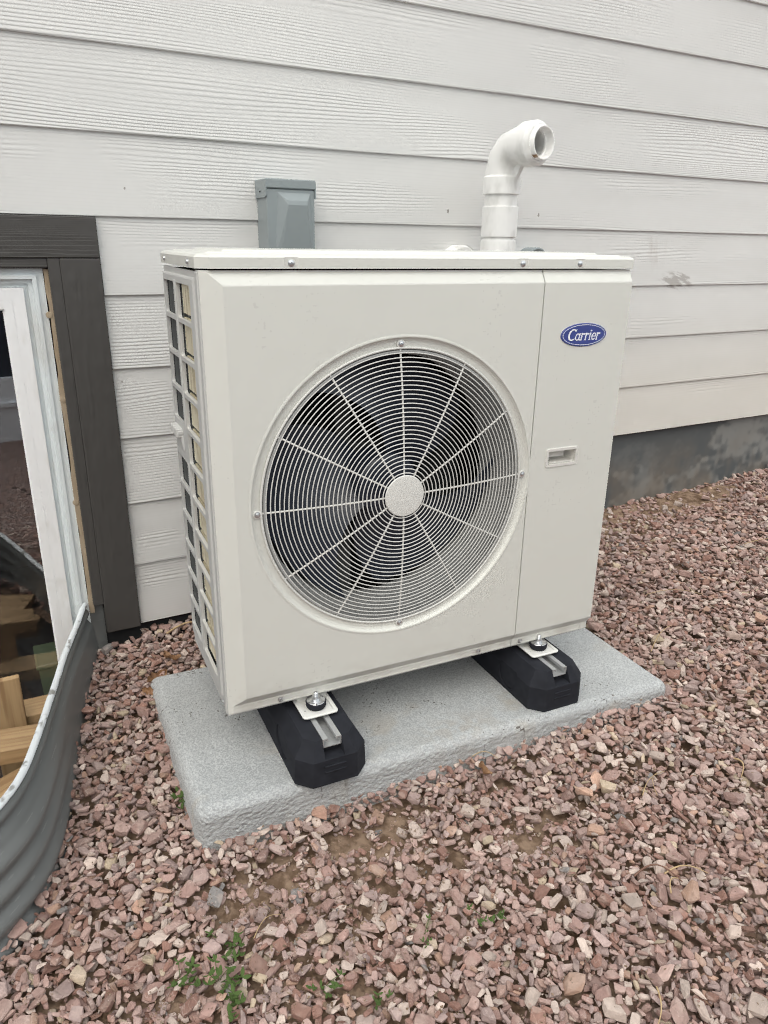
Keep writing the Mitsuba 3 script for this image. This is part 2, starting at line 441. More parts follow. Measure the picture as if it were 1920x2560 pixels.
# ---------------------------------------------------------------- house wall: boards, foundation, core
wall = thing('house_wall', 'pale greige lap siding wall with wood grain over a dark concrete foundation', 'wall')
WX0, WX1 = -1.325, -0.0765       # window opening between the inner trim edges


def lap_board(x0, x1, z0, seed, h=0.205):
    """One lap board: butt edge out at y = 0, thin top edge tucked behind the board above."""
    n = max(2, int((x1 - x0) / 0.12))
    x = np.linspace(x0, x1, n)
    w = (meshkit.fbm(np.stack([x * 1.7, 0 * x + seed * 3.1, 0 * x], -1), 3, seed) - 0.5)
    prof = [(0.0012, 0.0), (0.0, 0.0014), (0.0085, h), (0.0165, h), (0.0095, 0.0)]
    v = np.array([[(xx, y + 0.002 * ww * (z < 0.1), z0 + z + 0.0022 * ww * (z < 0.1)) for (y, z) in prof] for xx, ww in zip(x, w)]).reshape(-1, 3)
    k, f = len(prof), []
    for i in range(n - 1):
        for j in range(k):
            a, b = i * k + j, i * k + (j + 1) % k
            f += [[a, a + k, b], [b, a + k, b + k]]
    for e, s in ((0, 1), ((n - 1) * k, -1)):
        for j in range(1, k - 1):
            f.append([e, e + j, e + j + 1][::s])
    return trimesh.Trimesh(v, np.array(f)[:, ::-1], process=False)


for k in range(-8, 8):
    z0 = Z7 + (7 - k) * E_ROW
    for (a, b) in ([(-6.0, 7.0)] if k <= 1 else [(0.0405, 7.0 if k <= 5 else 1.12), (-6.0, -1.45)]):
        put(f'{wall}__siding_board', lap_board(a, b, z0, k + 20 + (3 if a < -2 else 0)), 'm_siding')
put(f'{wall}__foundation', cat(box(-0.0995, 1.10, 0.026, 0.09, -0.95, -0.04), box(1.10, 7.0, 0.026, 0.09, -0.7, 0.31), box(-6, -1.33, 0.026, 0.09, -0.95, -0.04)),
    'm_foundation', label='dark damp stained concrete foundation below the siding')
put(f'{wall}__wall_core', tri((box(-6, 7, 0.018, 3.0, -0.9, 2.95)) - box(WX0 + 0.002, WX1 - 0.002, -0.2, 2.2, -0.75, 0.86) - box(-6.1, 7.1, -0.2, 0.0905, -1.0, 0.33)), 'm_core')
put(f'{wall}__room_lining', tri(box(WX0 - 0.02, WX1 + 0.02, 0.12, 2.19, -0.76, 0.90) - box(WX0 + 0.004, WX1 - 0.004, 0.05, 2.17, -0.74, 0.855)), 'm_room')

# ---------------------------------------------------------------- basement window
win = thing('basement_window', 'white vinyl basement window in a charcoal trim surround above the window well', 'window')
put(f'{win}__jamb_trim', cat(bevbox(-0.0515, 0.0375, -0.014, 0.03, -0.082, 0.8945, 0.002), bevbox(-0.0775, -0.0518, -0.0122, 0.03, 0.006, 0.8945, 0.001)), 'm_trim', label='charcoal trim board beside the window')
put(f'{win}__jamb_trim', cat(bevbox(WX0 - 0.12, WX0 - 0.026, -0.014, 0.03, -0.082, 0.8945, 0.002), bevbox(WX0 - 0.026, WX0 + 0.001, -0.009, 0.03, 0.006, 0.8945, 0.0015)), 'm_trim')
put(f'{win}__head_trim', cat(bevbox(WX0 - 0.12, 0.0375, -0.014, 0.03, 0.8955, 0.986, 0.002), bevbox(WX0, -0.0775, -0.009, 0.03, 0.874, 0.8955, 0.0015)), 'm_trim_head', label='charcoal head trim board above the window')
ZB = -0.62


def frame_ring(x0, x1, z0, z1, w, y0, y1, b=0.0015):
    """A picture frame: four mitred bars between outer bounds, bar width w."""
    o = box(x0, x1, y0, y1, z0, z1) - box(x0 + w, x1 - w, y0 - 1, y1 + 1, z0 + w, z1 - w)
    return o


fl = [frame_ring(WX0 + 0.002, WX1 - 0.012, ZB, 0.872, 0.016, 0.010, 0.05), frame_ring(WX0 + 0.0162, WX1 - 0.0282, ZB + 0.016, 0.858, 0.009, 0.004, 0.05),
      frame_ring(WX0 + 0.0254, WX1 - 0.0374, ZB + 0.025, 0.849, 0.010, 0.015, 0.06), frame_ring(WX0 + 0.0356, WX1 - 0.0476, ZB + 0.035, 0.839, 0.0095, 0.024, 0.07)]
put(f'{win}__frame', cat(*fl), 'm_flange', label='stepped pale vinyl brick mould frame')
zz = np.linspace(-0.02, 0.871, 70)
wob = 0.003 * (meshkit.fbm(np.stack([zz * 14, 0 * zz, 0 * zz], -1), 3, 2) - 0.5) * 2
caulk = [(float(WX1 - 0.0105 + 1.6 * w), float(z)) for z, w in zip(zz, wob)] + [(float(WX1 + 0.001), float(z)) for z in zz[::-1]]
put(f'{win}__caulk_strip', tri(prism(caulk, 1, 0.0035, 0.028)), 'm_caulk', label='tan unpainted caulk strip along the charcoal trim')
for (sx, sz) in ((-0.088, 0.768), (-0.083, 0.566), (-0.086, 0.30)):
    put(f'{win}__fixing_screw', tri(along_y(lathe([(0, 0), (0.0075, 0), (0.0075, 0.0015), (0.0055, 0.0020), (0.003, 0.0022), (0, 0.0022)], 20), sx, 0.0035, sz)), 'm_caulk', smooth=30)
S0, S1 = WX0 + 0.058, -0.1345
sash = frame_ring(S0, S1, ZB + 0.06, 0.829, 0.046, 0.012, 0.05) - frame_ring(S0 + 0.0265, S1 - 0.0265, ZB + 0.0865, 0.829 - 0.0265, 0.0012, 0.0, 0.0135)
put(f'{win}__sash', cat(sash, frame_ring(S0 + 0.0455, S1 - 0.0455, ZB + 0.105, 0.829 - 0.0455, 0.004, 0.018, 0.045)), 'm_vinyl', label='white sash frame with dirt along its top rail')
put(f'{win}__pane', (np.array([(S0 + 0.04, 0.032, ZB + 0.1), (S1 - 0.04, 0.032, ZB + 0.1), (S1 - 0.04, 0.032, 0.79), (S0 + 0.04, 0.032, 0.79)]), np.array([[0, 1, 2, 3]])), 'm_glass')

# ---------------------------------------------------------------- window well
well = thing('window_well', 'grey ribbed steel window well with a pale worn edge strip', 'window well')
nrm = np.gradient(well_curve, axis=0)
nrm = np.stack([-nrm[:, 1], nrm[:, 0]], 1)
nrm /= np.linalg.norm(nrm, axis=1, keepdims=True)
cen = np.array([-0.7, -0.3])
sgn = np.sign(((well_curve - cen) * nrm).sum(1))
nrm *= sgn[:, None]
arc = np.concatenate([[0], np.cumsum(np.linalg.norm(np.diff(well_curve, axis=0), axis=1))])
amp = sstep(0.30, 0.80, np.minimum(arc, arc[-1] - arc))
zl = np.concatenate([np.linspace(0.0, -0.05, 12), np.linspace(-0.055, -0.72, 110)])


def off(z, a):
    roll = 0.010 * np.sin(np.pi * np.clip(-z / 0.03, 0, 1)) ** 1.0 * (z > -0.03)
    flat = 0.012 * sstep(-0.03, -0.055, z)
    rib = (0.014 * (0.5 - 0.5 * np.cos(2 * np.pi * (-z - 0.055) / 0.052)) ** 0.7) * (z < -0.055) * a
    flare = 0.10 * np.clip(-z - 0.02, 0, 0.2)
    return roll + flat + rib + flare


O = np.array([[off(z, a) for z in zl] for a in amp])
outer = np.concatenate([well_curve[:, None] + nrm[:, None] * O[..., None], np.broadcast_to(zl[None, :, None], (len(well_curve), len(zl), 1))], -1)
inner = np.concatenate([well_curve[:, None] + nrm[:, None] * (O - 0.0035)[..., None], np.broadcast_to(zl[None, :, None], (len(well_curve), len(zl), 1))], -1)


def grid_faces(n, m, o=0, flip=False):
    i = np.arange(n * m).reshape(n, m) + o
    f = np.stack([i[:-1, :-1], i[1:, :-1], i[1:, 1:], i[:-1, 1:]], -1).reshape(-1, 4)
    return f[:, ::-1] if flip else f


NW, MW = len(well_curve), len(zl)
v = np.vstack([outer.reshape(-1, 3), inner.reshape(-1, 3)])
top = np.stack([np.arange(NW - 1) * MW, np.arange(1, NW) * MW, np.arange(1, NW) * MW + NW * MW, np.arange(NW - 1) * MW + NW * MW], -1)
put(f'{well}__steel_wall', (v, np.vstack([grid_faces(NW, MW), grid_faces(NW, MW, NW * MW, True), top])), 'm_well', smooth=True)
rz = 0.004 + 0.002 * (meshkit.fbm(np.stack([arc * 9, 0 * arc, 0 * arc], -1), 3) - 0.5) * 2 + 0.010 * np.exp(-((arc - 0.02) / 0.05) ** 2)
rpath = np.concatenate([well_curve + nrm * (-0.001 + 0.003 * np.exp(-(arc / 0.05) ** 2))[:, None], rz[:, None]], 1)
ang = np.linspace(0, 2 * np.pi, 11)[:-1]
rp = rpath[:, None] + np.concatenate([nrm[:, None] * (0.0075 * np.cos(ang))[None, :, None], np.broadcast_to((0.006 * np.sin(ang))[None, :, None], (NW, 10, 1))], -1)
rp = np.concatenate([rp, rp[:, :1]], 1)
put(f'{well}__edge_strip', (rp.reshape(-1, 3), grid_faces(NW, 11, flip=True)), 'm_rim', smooth=True, label='pale worn plastic strip along the top edge of the well')
put(f'{well}__wall_flange', tri(bevbox(-0.102, -0.052, 0.012, 0.0255, -0.7, 0.004, 0.001)), 'm_well', label='steel flange fixed to the wall')
fpoly = shapely.affinity.translate(well_poly.buffer(-0.002), 0, 0)
put('well_floor', tri(prism(np.array(fpoly.exterior.coords)[:-1], 2, -0.62, -0.60)), 'm_soil', kind='structure', label='dark earth floor at the bottom of the window well', cat='ground')


def lumber(w, t, L, center, rot, label, mat='m_wood', seed=0):
    """A sawn length of timber along its local x; rot = list of (axis, degrees)."""
    m = tri(bevbox(-L / 2, L / 2, -w / 2, w / 2, -t / 2, t / 2, 0.002))
    m = trimesh.graph.smooth_shade(m, angle=0.2, facet_minarea=None)
    vv = np.array(m.vertices)
    n = m.vertex_normals
    uvs = np.stack([vv[:, 0] + 0.5 * L + seed * 0.7, np.where(np.abs(n[:, 2]) > 0.7, vv[:, 1], vv[:, 2] + 0.3) + seed * 0.31], 1)
    if seed == 0:
        uvs = np.stack([vv[:, 0] + 0.5 * L, vv[:, 1] + 0.03], 1)
    w_ = T().translate(list(center))
    for ax, d in rot:
        w_ = w_ @ T().rotate((np.asarray(ax, float) / np.linalg.norm(ax)).tolist(), d)
    d = put('wood_offcut', (vv, np.array(m.faces)), mat, world=w_, uv=uvs, label=label, cat='wood')
    return d


Xa, Ya, Za = (1, 0, 0), (0, 1, 0), (0, 0, 1)
lumber(0.075, 0.02, 0.52, (-0.318, -0.145, -0.345), [(Xa, -4), ((1, 1, 1), -120)], 'upright pale board with two nail heads standing in the window well')
lumber(0.085, 0.038, 0.34, (-0.33, -0.09, -0.222), [(Za, 3), (Ya, 3)], 'short timber behind the upright board in the window well', seed=2)
lumber(0.089, 0.038, 0.42, (-0.43, -0.285, -0.160), [(Za, -3), (Ya, 5)], 'pale timber lying level across the window well in front of the upright board', seed=3)
lumber(0.089, 0.038, 0.50, (-0.44, -0.43, -0.235), [(Za, 22), (Ya, -3)], 'brown timber lying aslant below the level one in the window well', seed=4)
lumber(0.14, 0.022, 0.55, (-0.47, -0.56, -0.215), [(Za, 33), (Ya, -4), (Xa, -12)], 'wide board aslant nearest the ribbed front of the window well', seed=5)
put('plastic_tub', tri(hull([(x, y, -0.20) for x in (-0.235, -0.150) for y in (0.10, 0.22)] + [(x, y, -0.46) for x in (-0.225, -0.160) for y in (0.11, 0.21)]) + bevbox(-0.24, -0.145, 0.095, 0.225, -0.212, -0.197, 0.003)),
    'm_tub', label='pale green plastic tub standing just behind the window glass', cat='tub')

# ---------------------------------------------------------------- the outdoor unit (local frame: x along its front, y towards the wall)
UX, UY, UA = 0.1005, -0.6499, -3.155
UW = T().translate([UX, UY, 0]) @ T().rotate([0, 0, 1], UA)
hp = thing('heat_pump', 'cream outdoor heat pump unit with a round fan grille on a grey pad', 'heat pump')
W, F, ZT, D = 0.934, -0.018, 0.892, 0.348


def up(name, mesh, mat, smooth=False, label=None, parent=hp):
    return put(f'{parent}__{name}', tri(mesh) if hasattr(mesh, 'to_mesh') else mesh, mat, world=UW, smooth=smooth, label=label)


FX, FZ, FR = 0.382, 0.452, 0.318
prof = [(0.026, 0.008), (-0.0030, 0.008), (-0.0045, 0.0095), (-0.0045, 0.0275), (-0.0172, 0.0460), (F, 0.048), (F, 0.866), (-0.0172, 0.8685), (-0.006, 0.888), (-0.006, ZT - 0.0005), (0.026, ZT - 0.0005)]
shell = prism(prof, 0, 0.0, W)
left_cut = prism([(-0.1, 0.1), (-0.1, -0.1), (0.0375, F - 0.0008), (0.036, F), (0.0345, -0.0172), (0.0, 0.0005), (0.0, 0.1)], 2, -0.1, 1.2)
shell = shell - left_cut
# embossed strip along the lower lip, drip bead
hole = along_y(lathe([(0, -0.08), (0.287, -0.08), (0.290, -0.012), (0.296, -0.0085), (0.309, -0.0075), (0.3135, -0.0055), (0.317, -0.0015), (0.3195, 0.0), (0.3195, 0.05), (0, 0.05)], 160), FX, F, FZ)
bead = along_y(lathe([(0.3175, -0.002), (0.3175, 0.001), (0.3195, 0.0012), (0.322, 0.0008), (0.3225, -0.002)], 160), FX, F, FZ)


def lip_emboss(x0, x1):
    o = sg.box(x0, 0.013, x1, 0.0225).buffer(0.0028)
    i = o.buffer(-0.002)
    e = m3.CrossSection([np.array(o.exterior.coords)[:-1][::-1]]) - m3.CrossSection([np.array(i.exterior.coords)[:-1][::-1]])
    m = m3.Manifold.extrude(e, 0.0024)
    return m.transform(np.array([[1, 0, 0, 0], [0, 0, -1, -0.0033], [0, 1, 0, 0]], float))


SEAM = 0.7015
up('front_panel', ((shell ^ box(-1, SEAM - 0.0012, -1, 1, -1, 2)) - hole) + bead + lip_emboss(0.05, SEAM - 0.02), 'm_paint', smooth=9)
svc = shell ^ box(SEAM + 0.0012, 2, -1, 1, -1, 2)
HX0, HX1, HZ0, HZ1 = 0.7445, 0.8325, 0.4665, 0.509
pocket = bevbox(HX0 + 0.0075, HX1 - 0.0075, F - 0.02, F + 0.038, HZ0 + 0.0075, HZ1 - 0.0075, 0.002)
up('service_panel', (svc - bevbox(HX0 + 0.006, HX1 - 0.006, F - 0.03, F + 0.06, HZ0 + 0.006, HZ1 - 0.006, 0.002)) + lip_emboss(SEAM + 0.02, W - 0.022), 'm_paint', smooth=9, label='plain service panel to the right of the seam')
ring_o = sg.box(HX0, HZ0, HX1, HZ1).buffer(-0.005).buffer(0.005)
ring_i = ring_o.buffer(-0.0060)
hr = (m3.CrossSection([np.array(ring_o.exterior.coords)[:-1][::-1]]) - m3.CrossSection([np.array(ring_i.exterior.coords)[:-1][::-1]]))
hr = m3.Manifold.extrude(hr, 0.0045).transform(np.array([[1, 0, 0, 0], [0, 0, -1, F + 0.002], [0, 1, 0, 0]], float))
cup = bevbox(HX0 + 0.0065, HX1 - 0.0065, F + 0.001, F + 0.040, HZ0 + 0.0065, HZ1 - 0.0065, 0.002) - pocket
hk = up('handle_recess', hr + cup + box(HX0 + 0.02, HX1 - 0.026, F + 0.017, F + 0.022, HZ1 - 0.024, HZ1 - 0.007), 'm_recess', smooth=9, label='recessed grip in the service panel')
up('inner_skirt', box(0.012, W - 0.006, 0.0262, 0.030, 0.02, ZT - 0.006) - along_y(lathe([(0, -0.1), (0.289, -0.1), (0.289, 0.05), (0, 0.05)], 96), FX, F, FZ), 'm_dark')

# lid
lp = [(-0.004, 0.012), (0.018, -0.0125), (W + 0.002, -0.0125), (W + 0.004, -0.010), (W + 0.004, D), (-0.004, D)]


def layer(poly, inset, z):
    g = sg.Polygon(poly).buffer(-inset, join_style=2) if inset else sg.Polygon(poly)
    return [(x, y, z) for x, y in list(g.exterior.coords)[:-1]]


lid = hull(layer(lp, 0, 0.8942) + layer(lp, 0, 0.9125) + layer(lp, 0.0035, 0.9165) + layer(lp, 0.010, 0.9188))
plate = [(0.05, 0.06), (0.10, 0.025), (0.26, 0.025), (0.28, 0.04), (0.62, 0.04), (0.64, 0.025), (W - 0.10, 0.025), (W - 0.03, 0.06), (W - 0.03, D - 0.03), (0.05, D - 0.03)]
lid = lid + hull(layer(lp, 0.018, 0.915) + layer(lp, 0.024, 0.9212)) + m3.Manifold.batch_boolean([hull([(x, y, 0.915) for x, y in plate] + [(x, y, 0.9245) for x, y in np.array(sg.Polygon(plate).convex_hull.buffer(-0.010, join_style=2).exterior.coords)[:-1]])], m3.OpType.Add)
for sx in (0.16, 0.648, 0.792):
    lid = lid - bevbox(sx - 0.0125, sx + 0.0125, -0.03, -0.0112, 0.889, 0.9135, 0.001)
up('lid', lid, 'm_paint', smooth=9, label='flat lid with screwed rim')

# left side: grille frame and what lies behind it
GY0, GY1, GZ0, GZ1 = 0.036, 0.341, 0.030, 0.880
side = box(0.0, 0.004, 0.0005, D - 0.002, 0.004, 0.889) - box(-1, 1, 0.060, 0.337, 0.045, 0.866)
side = side + bevbox(-0.0025, 0.002, 0.006, 0.022, 0.006, 0.888, 0.0008)
up('side_panel', side, 'm_side', smooth=9)
gp = hull([(0.003, y, z) for y in (GY0, GY1) for z in (GZ0, GZ1)] + [(-0.003, y, z) for y in (GY0 + 0.003, GY1 - 0.002) for z in (GZ0 + 0.003, GZ1 - 0.003)] + [(-0.0042, y, z) for y in (GY0 + 0.006, GY1 - 0.003) for z in (GZ0 + 0.006, GZ1 - 0.006)])
ztop, pitch = 0.863, 0.0739
for c, (a, b) in enumerate(((0.069, 0.196), (0.224, 0.334))):
    for r in range(11):
        if c == 1 and r == 4:
            continue
        z1 = ztop - r * pitch
        z0 = z1 - pitch + 0.0085
        o = sg.box(a, z0, b, z1).buffer(-0.006).buffer(0.006, quad_segs=3)
        oc = np.array(o.exterior.coords)[:-1]
        gp = gp - hull([(-0.03, y, z) for y, z in oc] + [(0.01, y, z) for y, z in oc])
for r in range(11):      # the middle bar stands a little proud
    z1 = ztop - r * pitch
    if r != 4:
        gp = gp + bevbox(-0.0058, -0.003, 0.203, 0.217, z1 - pitch + 0.004, z1 + 0.004, 0.0008)
gk = up('side_grille', gp, 'm_side', smooth=9, label='two column guard grille over the coil')
zr = ztop - 4 * pitch
hd = [hull([(-0.003, 0.242, zr - 0.060), (-0.003, 0.322, zr - 0.060), (-0.003, 0.242, zr - 0.018), (-0.003, 0.322, zr - 0.018), (-0.010, 0.255, zr - 0.022), (-0.010, 0.312, zr - 0.022), (-0.006, 0.255, zr - 0.054), (-0.006, 0.312, zr - 0.054)])]
for k in range(4):
    hd.append(bevbox(-0.018, -0.003, 0.250 + 0.0185 * k, 0.263 + 0.0185 * k, zr - 0.024, zr - 0.004, 0.002))
hd.append(bevbox(-0.015, -0.003, 0.248, 0.322, zr - 0.018, zr - 0.008, 0.002))
up('sensor_clip', cat(*hd), 'm_side', smooth=9, label='ribbed plastic clip on the grille', parent=gk)
up('coil', cat(box(0.0045, 0.010, 0.187, D - 0.004, 0.01, 0.886), box(0.010, 0.040, 0.06, D - 0.004, 0.01, 0.886)), 'm_fins', label='dark coil fins behind the grille')
up('coil_end_plate', cat(*[bevbox(0.0048, 0.0095, 0.060, 0.186, ztop - r * pitch - pitch + 0.017, ztop - r * pitch + 0.010, 0.0008) for r in range(11)]), 'm_gold', label='brassy coil end plate behind the front column of openings')
up('right_side_panel', box(W - 0.003, W, 0.027, D - 0.002, 0.006, 0.890), 'm_side')
up('rear_panel', box(0.05, W - 0.004, D - 0.005, D - 0.003, 0.006, 0.890), 'm_side')
up('base_pan', bevbox(0.006, W - 0.004, 0.004, D - 0.006, 0.0005, 0.0075, 0.001), 'm_side')

# fan: shroud, blades, motor
sh = along_y(lathe([(0.2875, -0.004), (0.291, -0.004), (0.294, -0.012), (0.283, -0.040), (0.281, -0.10), (0.286, -0.15), (0.283, -0.15), (0.278, -0.10), (0.280, -0.040)], 128), FX, F, FZ)
up('fan_shroud', sh, 'm_shroud', smooth=40)
fan = up('fan', along_y(lathe([(0, -0.16), (0.062, -0.16), (0.068, -0.14), (0.068, -0.062), (0.060, -0.054), (0.025, -0.050), (0.0, -0.050)], 64), FX, F, FZ), 'm_fan', smooth=40, label='dark blue fan with three broad blades')
for kb in range(3):
    th0 = math.radians(100 - 120 * kb)
    rr = np.linspace(0.060, 0.268, 22)
    tt = np.linspace(0, 1, 26)
    vv = []
    for s_ in (0, 1):
        for r in rr:
            u = (r - 0.06) / 0.208
            lead = math.radians(-6 + 34 * u ** 1.5)
            span = math.radians(88 - 4 * u)
            for t in tt:
                a = th0 + lead - span * t - math.radians(10) * u * (t ** 2)
                y = F + 0.060 + 0.088 * t + 0.012 * np.sin(np.pi * t) + s_ * 0.004
                vv.append((FX + r * math.cos(a), y, FZ + r * math.sin(a)))
    n_, m_ = len(rr), len(tt)
    i0 = np.arange(n_ * m_).reshape(n_, m_)
    i1 = i0 + n_ * m_
    fs = [grid_faces(n_, m_), grid_faces(n_, m_, n_ * m_, True)]
    for e0, e1 in ((i0[0], i1[0]), (i0[-1], i1[-1]), (i0[:, 0], i1[:, 0]), (i0[:, -1], i1[:, -1])):
        fs.append(np.stack([e0[:-1], e0[1:], e1[1:], e1[:-1]], -1))
    up('blade', (np.array(vv), np.vstack(fs)), 'm_fan', smooth=40, parent=fan)
up('motor_bracket', cat(box(FX - 0.075, FX - 0.040, 0.16, 0.175, 0.012, 0.885), box(FX + 0.040, FX + 0.075, 0.16, 0.175, 0.012, 0.885), box(FX - 0.09, FX + 0.09, 0.150, 0.21, FZ - 0.07, FZ + 0.07)), 'm_bracket')
up('rear_coil', box(0.05, 0.70, 0.27, 0.30, 0.012, 0.885), 'm_fins')
up('bulkhead', box(0.688, 0.6905, 0.031, D - 0.006, 0.012, 0.885), 'm_dark')

# fan grille: domed rings and spokes
GR = 0.2965


def dome(r):
    return F + 0.006 - 0.022 * (1 - (np.asarray(r) / GR) ** 2.2)


aa = np.arange(144) / 144 * 2 * np.pi


def ring_path(r, dy=0.0):
    return np.stack([FX + r * np.cos(aa), np.full_like(aa, dome(r) + dy), FZ + r * np.sin(aa)], 1)


fg = up('fan_grille', along_y(lathe([(0, 0.0), (0.0435, 0.0), (0.0445, 0.0012), (0.0430, 0.0036), (0.030, 0.0046), (0, 0.0050)], 64), FX, float(dome(0.04)), FZ), 'm_grille', smooth=40, label='domed wire fan guard with a round centre cap')
up('outer_ring', tube(ring_path(GR), 0.0026, 8, True), 'm_grille', smooth=True, parent=fg)
radii = np.linspace(0.0485, GR - 0.0095, 28)
for r in radii:
    up('ring', tube(ring_path(r), 0.00125, 6, True), 'm_grille', smooth=True, parent=fg)
for k in range(12):
    a = math.radians(90 + 1.0 - 30 * k)
    r = np.linspace(0.040, GR + (0.004 if k % 3 == 0 else 0.001), 18)
    pth = np.stack([FX + r * math.cos(a), dome(np.minimum(r, GR)) + 0.0022, FZ + r * math.sin(a)], 1)
    up('spoke', tube(pth, 0.0021, 7), 'm_grille', smooth=True, parent=fg)
scr_prof = [(0, 0), (0.0062, 0), (0.0062, 0.0008), (0.0045, 0.0012), (0.0042, 0.0026), (0.0028, 0.0034), (0, 0.0036)]


def screw(x, y, z, parent=hp, axis='y', s=1.0):
    m = lathe([(a * s, b * s) for a, b in scr_prof], 18)
    for an in (0, 90):
        m = m - box(-0.0026 * s, 0.0026 * s, -0.0005 * s, 0.0005 * s, 0.0022 * s, 0.01).rotate([0, 0, an + 20])
    m = along_y(m, x, y, z) if axis == 'y' else m.transform(np.array([[0, 0, -1, x], [1, 0, 0, y], [0, 1, 0, z]], float))
    up('screw', m, 'm_zinc', smooth=30, parent=parent)


for k, an in enumerate((90, 0, 270, 180)):
    a = math.radians(an + 1.0)
    R2 = 0.3045
    x, z = FX + R2 * math.cos(a), FZ + R2 * math.sin(a)
    up('mounting_tab', along_y(lathe([(0, 0), (0.0085, 0), (0.0085, 0.0018), (0.0075, 0.0026), (0, 0.0026)], 24), x, F + 0.0066, z), 'm_grille', smooth=30, parent=fg)
    screw(x, F + 0.0038, z, fg, s=0.95)
for sx in (0.16, 0.648, 0.792):
    screw(sx, -0.0112, 0.9035)
for sy in (0.062, 0.300):
    screw(-0.004, sy, 0.9035, axis='x')
screw(-0.002, 0.032, 0.0200, axis='x')
for sx in (0.1115, 0.606, 0.727):
    screw(sx, -0.0054, 0.0185)

# badge with the maker's lettering, as on the photographed unit
BX, BZ, BA, BB = 0.8145, 0.7585, 0.0612, 0.0247
el = lambda a, b: np.stack([BX + a * np.cos(np.linspace(0, 2 * np.pi, 97)[:-1]), BZ + b * np.sin(np.linspace(0, 2 * np.pi, 97)[:-1])], 1)
bdg = up('badge', hull([(x, F + 0.0005, z) for x, z in el(BA, BB)] + [(x, F - 0.0016, z) for x, z in el(BA, BB)] + [(x, F - 0.0024, z) for x, z in el(BA - 0.001, BB - 0.001)]), 'm_blue', label='blue oval badge with white lettering')


def flat_text(geom, depth, y):
    out = []
    for g in getattr(geom, 'geoms', [geom]):
        m = trimesh.creation.extrude_polygon(g, depth, engine='earcut')
        p = np.array(m.vertices)
        out.append(trimesh.Trimesh(np.stack([p[:, 0], y - p[:, 2], p[:, 1]], 1), m.faces[:, ::-1] if False else m.faces, process=False))
    return trimesh.util.concatenate(out)


def arc_pts(cx, cy, rx, ry, a0, a1, n=24):
    a = np.radians(np.linspace(a0, a1, n))
    return np.stack([cx + rx * np.cos(a), cy + ry * np.sin(a)], 1)


def stroke(p, w):
    return sg.LineString(p).buffer(w / 2, quad_segs=4)


def letters():
    """'Carrier' in a slanted calligraphic hand; x-height 0.62, capital height 1."""
    out, x = [], 0.0
    C = shapely.union_all([stroke(arc_pts(0.42, 0.5, 0.36, 0.47, 42, 300, 40), 0.105), stroke(arc_pts(0.40, 0.5, 0.36, 0.47, 140, 230, 20), 0.16), stroke([(0.68, 0.80), (0.73, 0.97)], 0.07), stroke([(0.58, 0.07), (0.70, 0.16)], 0.07)])
    a = shapely.union_all([stroke(arc_pts(0.23, 0.30, 0.19, 0.28, 0, 360, 40), 0.085), stroke([(0.43, 0.60), (0.43, 0.10), (0.53, 0.04)], 0.105)])
    r = shapely.union_all([stroke([(0.10, 0.60), (0.10, 0.03)], 0.11), stroke([(0.02, 0.58), (0.10, 0.60)], 0.06), stroke([(0.02, 0.03), (0.18, 0.03)], 0.06), stroke([(0.10, 0.40), (0.20, 0.55), (0.30, 0.60), (0.36, 0.56)], 0.085), sg.Point(0.36, 0.54).buffer(0.065)])
    i = shapely.union_all([stroke([(0.10, 0.60), (0.10, 0.03)], 0.11), stroke([(0.02, 0.58), (0.10, 0.60)], 0.06), stroke([(0.02, 0.03), (0.19, 0.03)], 0.06), sg.Point(0.11, 0.83).buffer(0.075)])
    e = shapely.union_all([stroke(arc_pts(0.25, 0.31, 0.20, 0.28, 0, 320, 40), 0.09), stroke([(0.06, 0.31), (0.45, 0.33)], 0.065)])
    for g, adv in ((C, 0.78), (a, 0.60), (r, 0.46), (r, 0.46), (i, 0.27), (e, 0.53), (r, 0.44)):
        out.append(affinity.translate(g, x, 0))
        x += adv
    g = shapely.union_all(out)
    return affinity.affine_transform(g, [1, 0.20, 0, 1, 0, 0])


tx = letters()
b0 = tx.bounds
sc = 0.0865 / (b0[2] - b0[0])
tx = affinity.translate(affinity.scale(affinity.translate(tx, -(b0[0] + b0[2]) / 2, -0.47), sc, sc * 0.99, origin=(0, 0)), BX + 0.001, BZ)
up('lettering', flat_text(tx, 0.0006, F - 0.0023), 'm_white', parent=bdg, label='white slanted lettering on the badge')
rim = sg.Polygon(el(BA - 0.0042, BB - 0.0030)).difference(sg.Polygon(el(BA - 0.0052, BB - 0.0040)))
up('rim_line', flat_text(rim, 0.0005, F - 0.0023), 'm_white', parent=bdg)

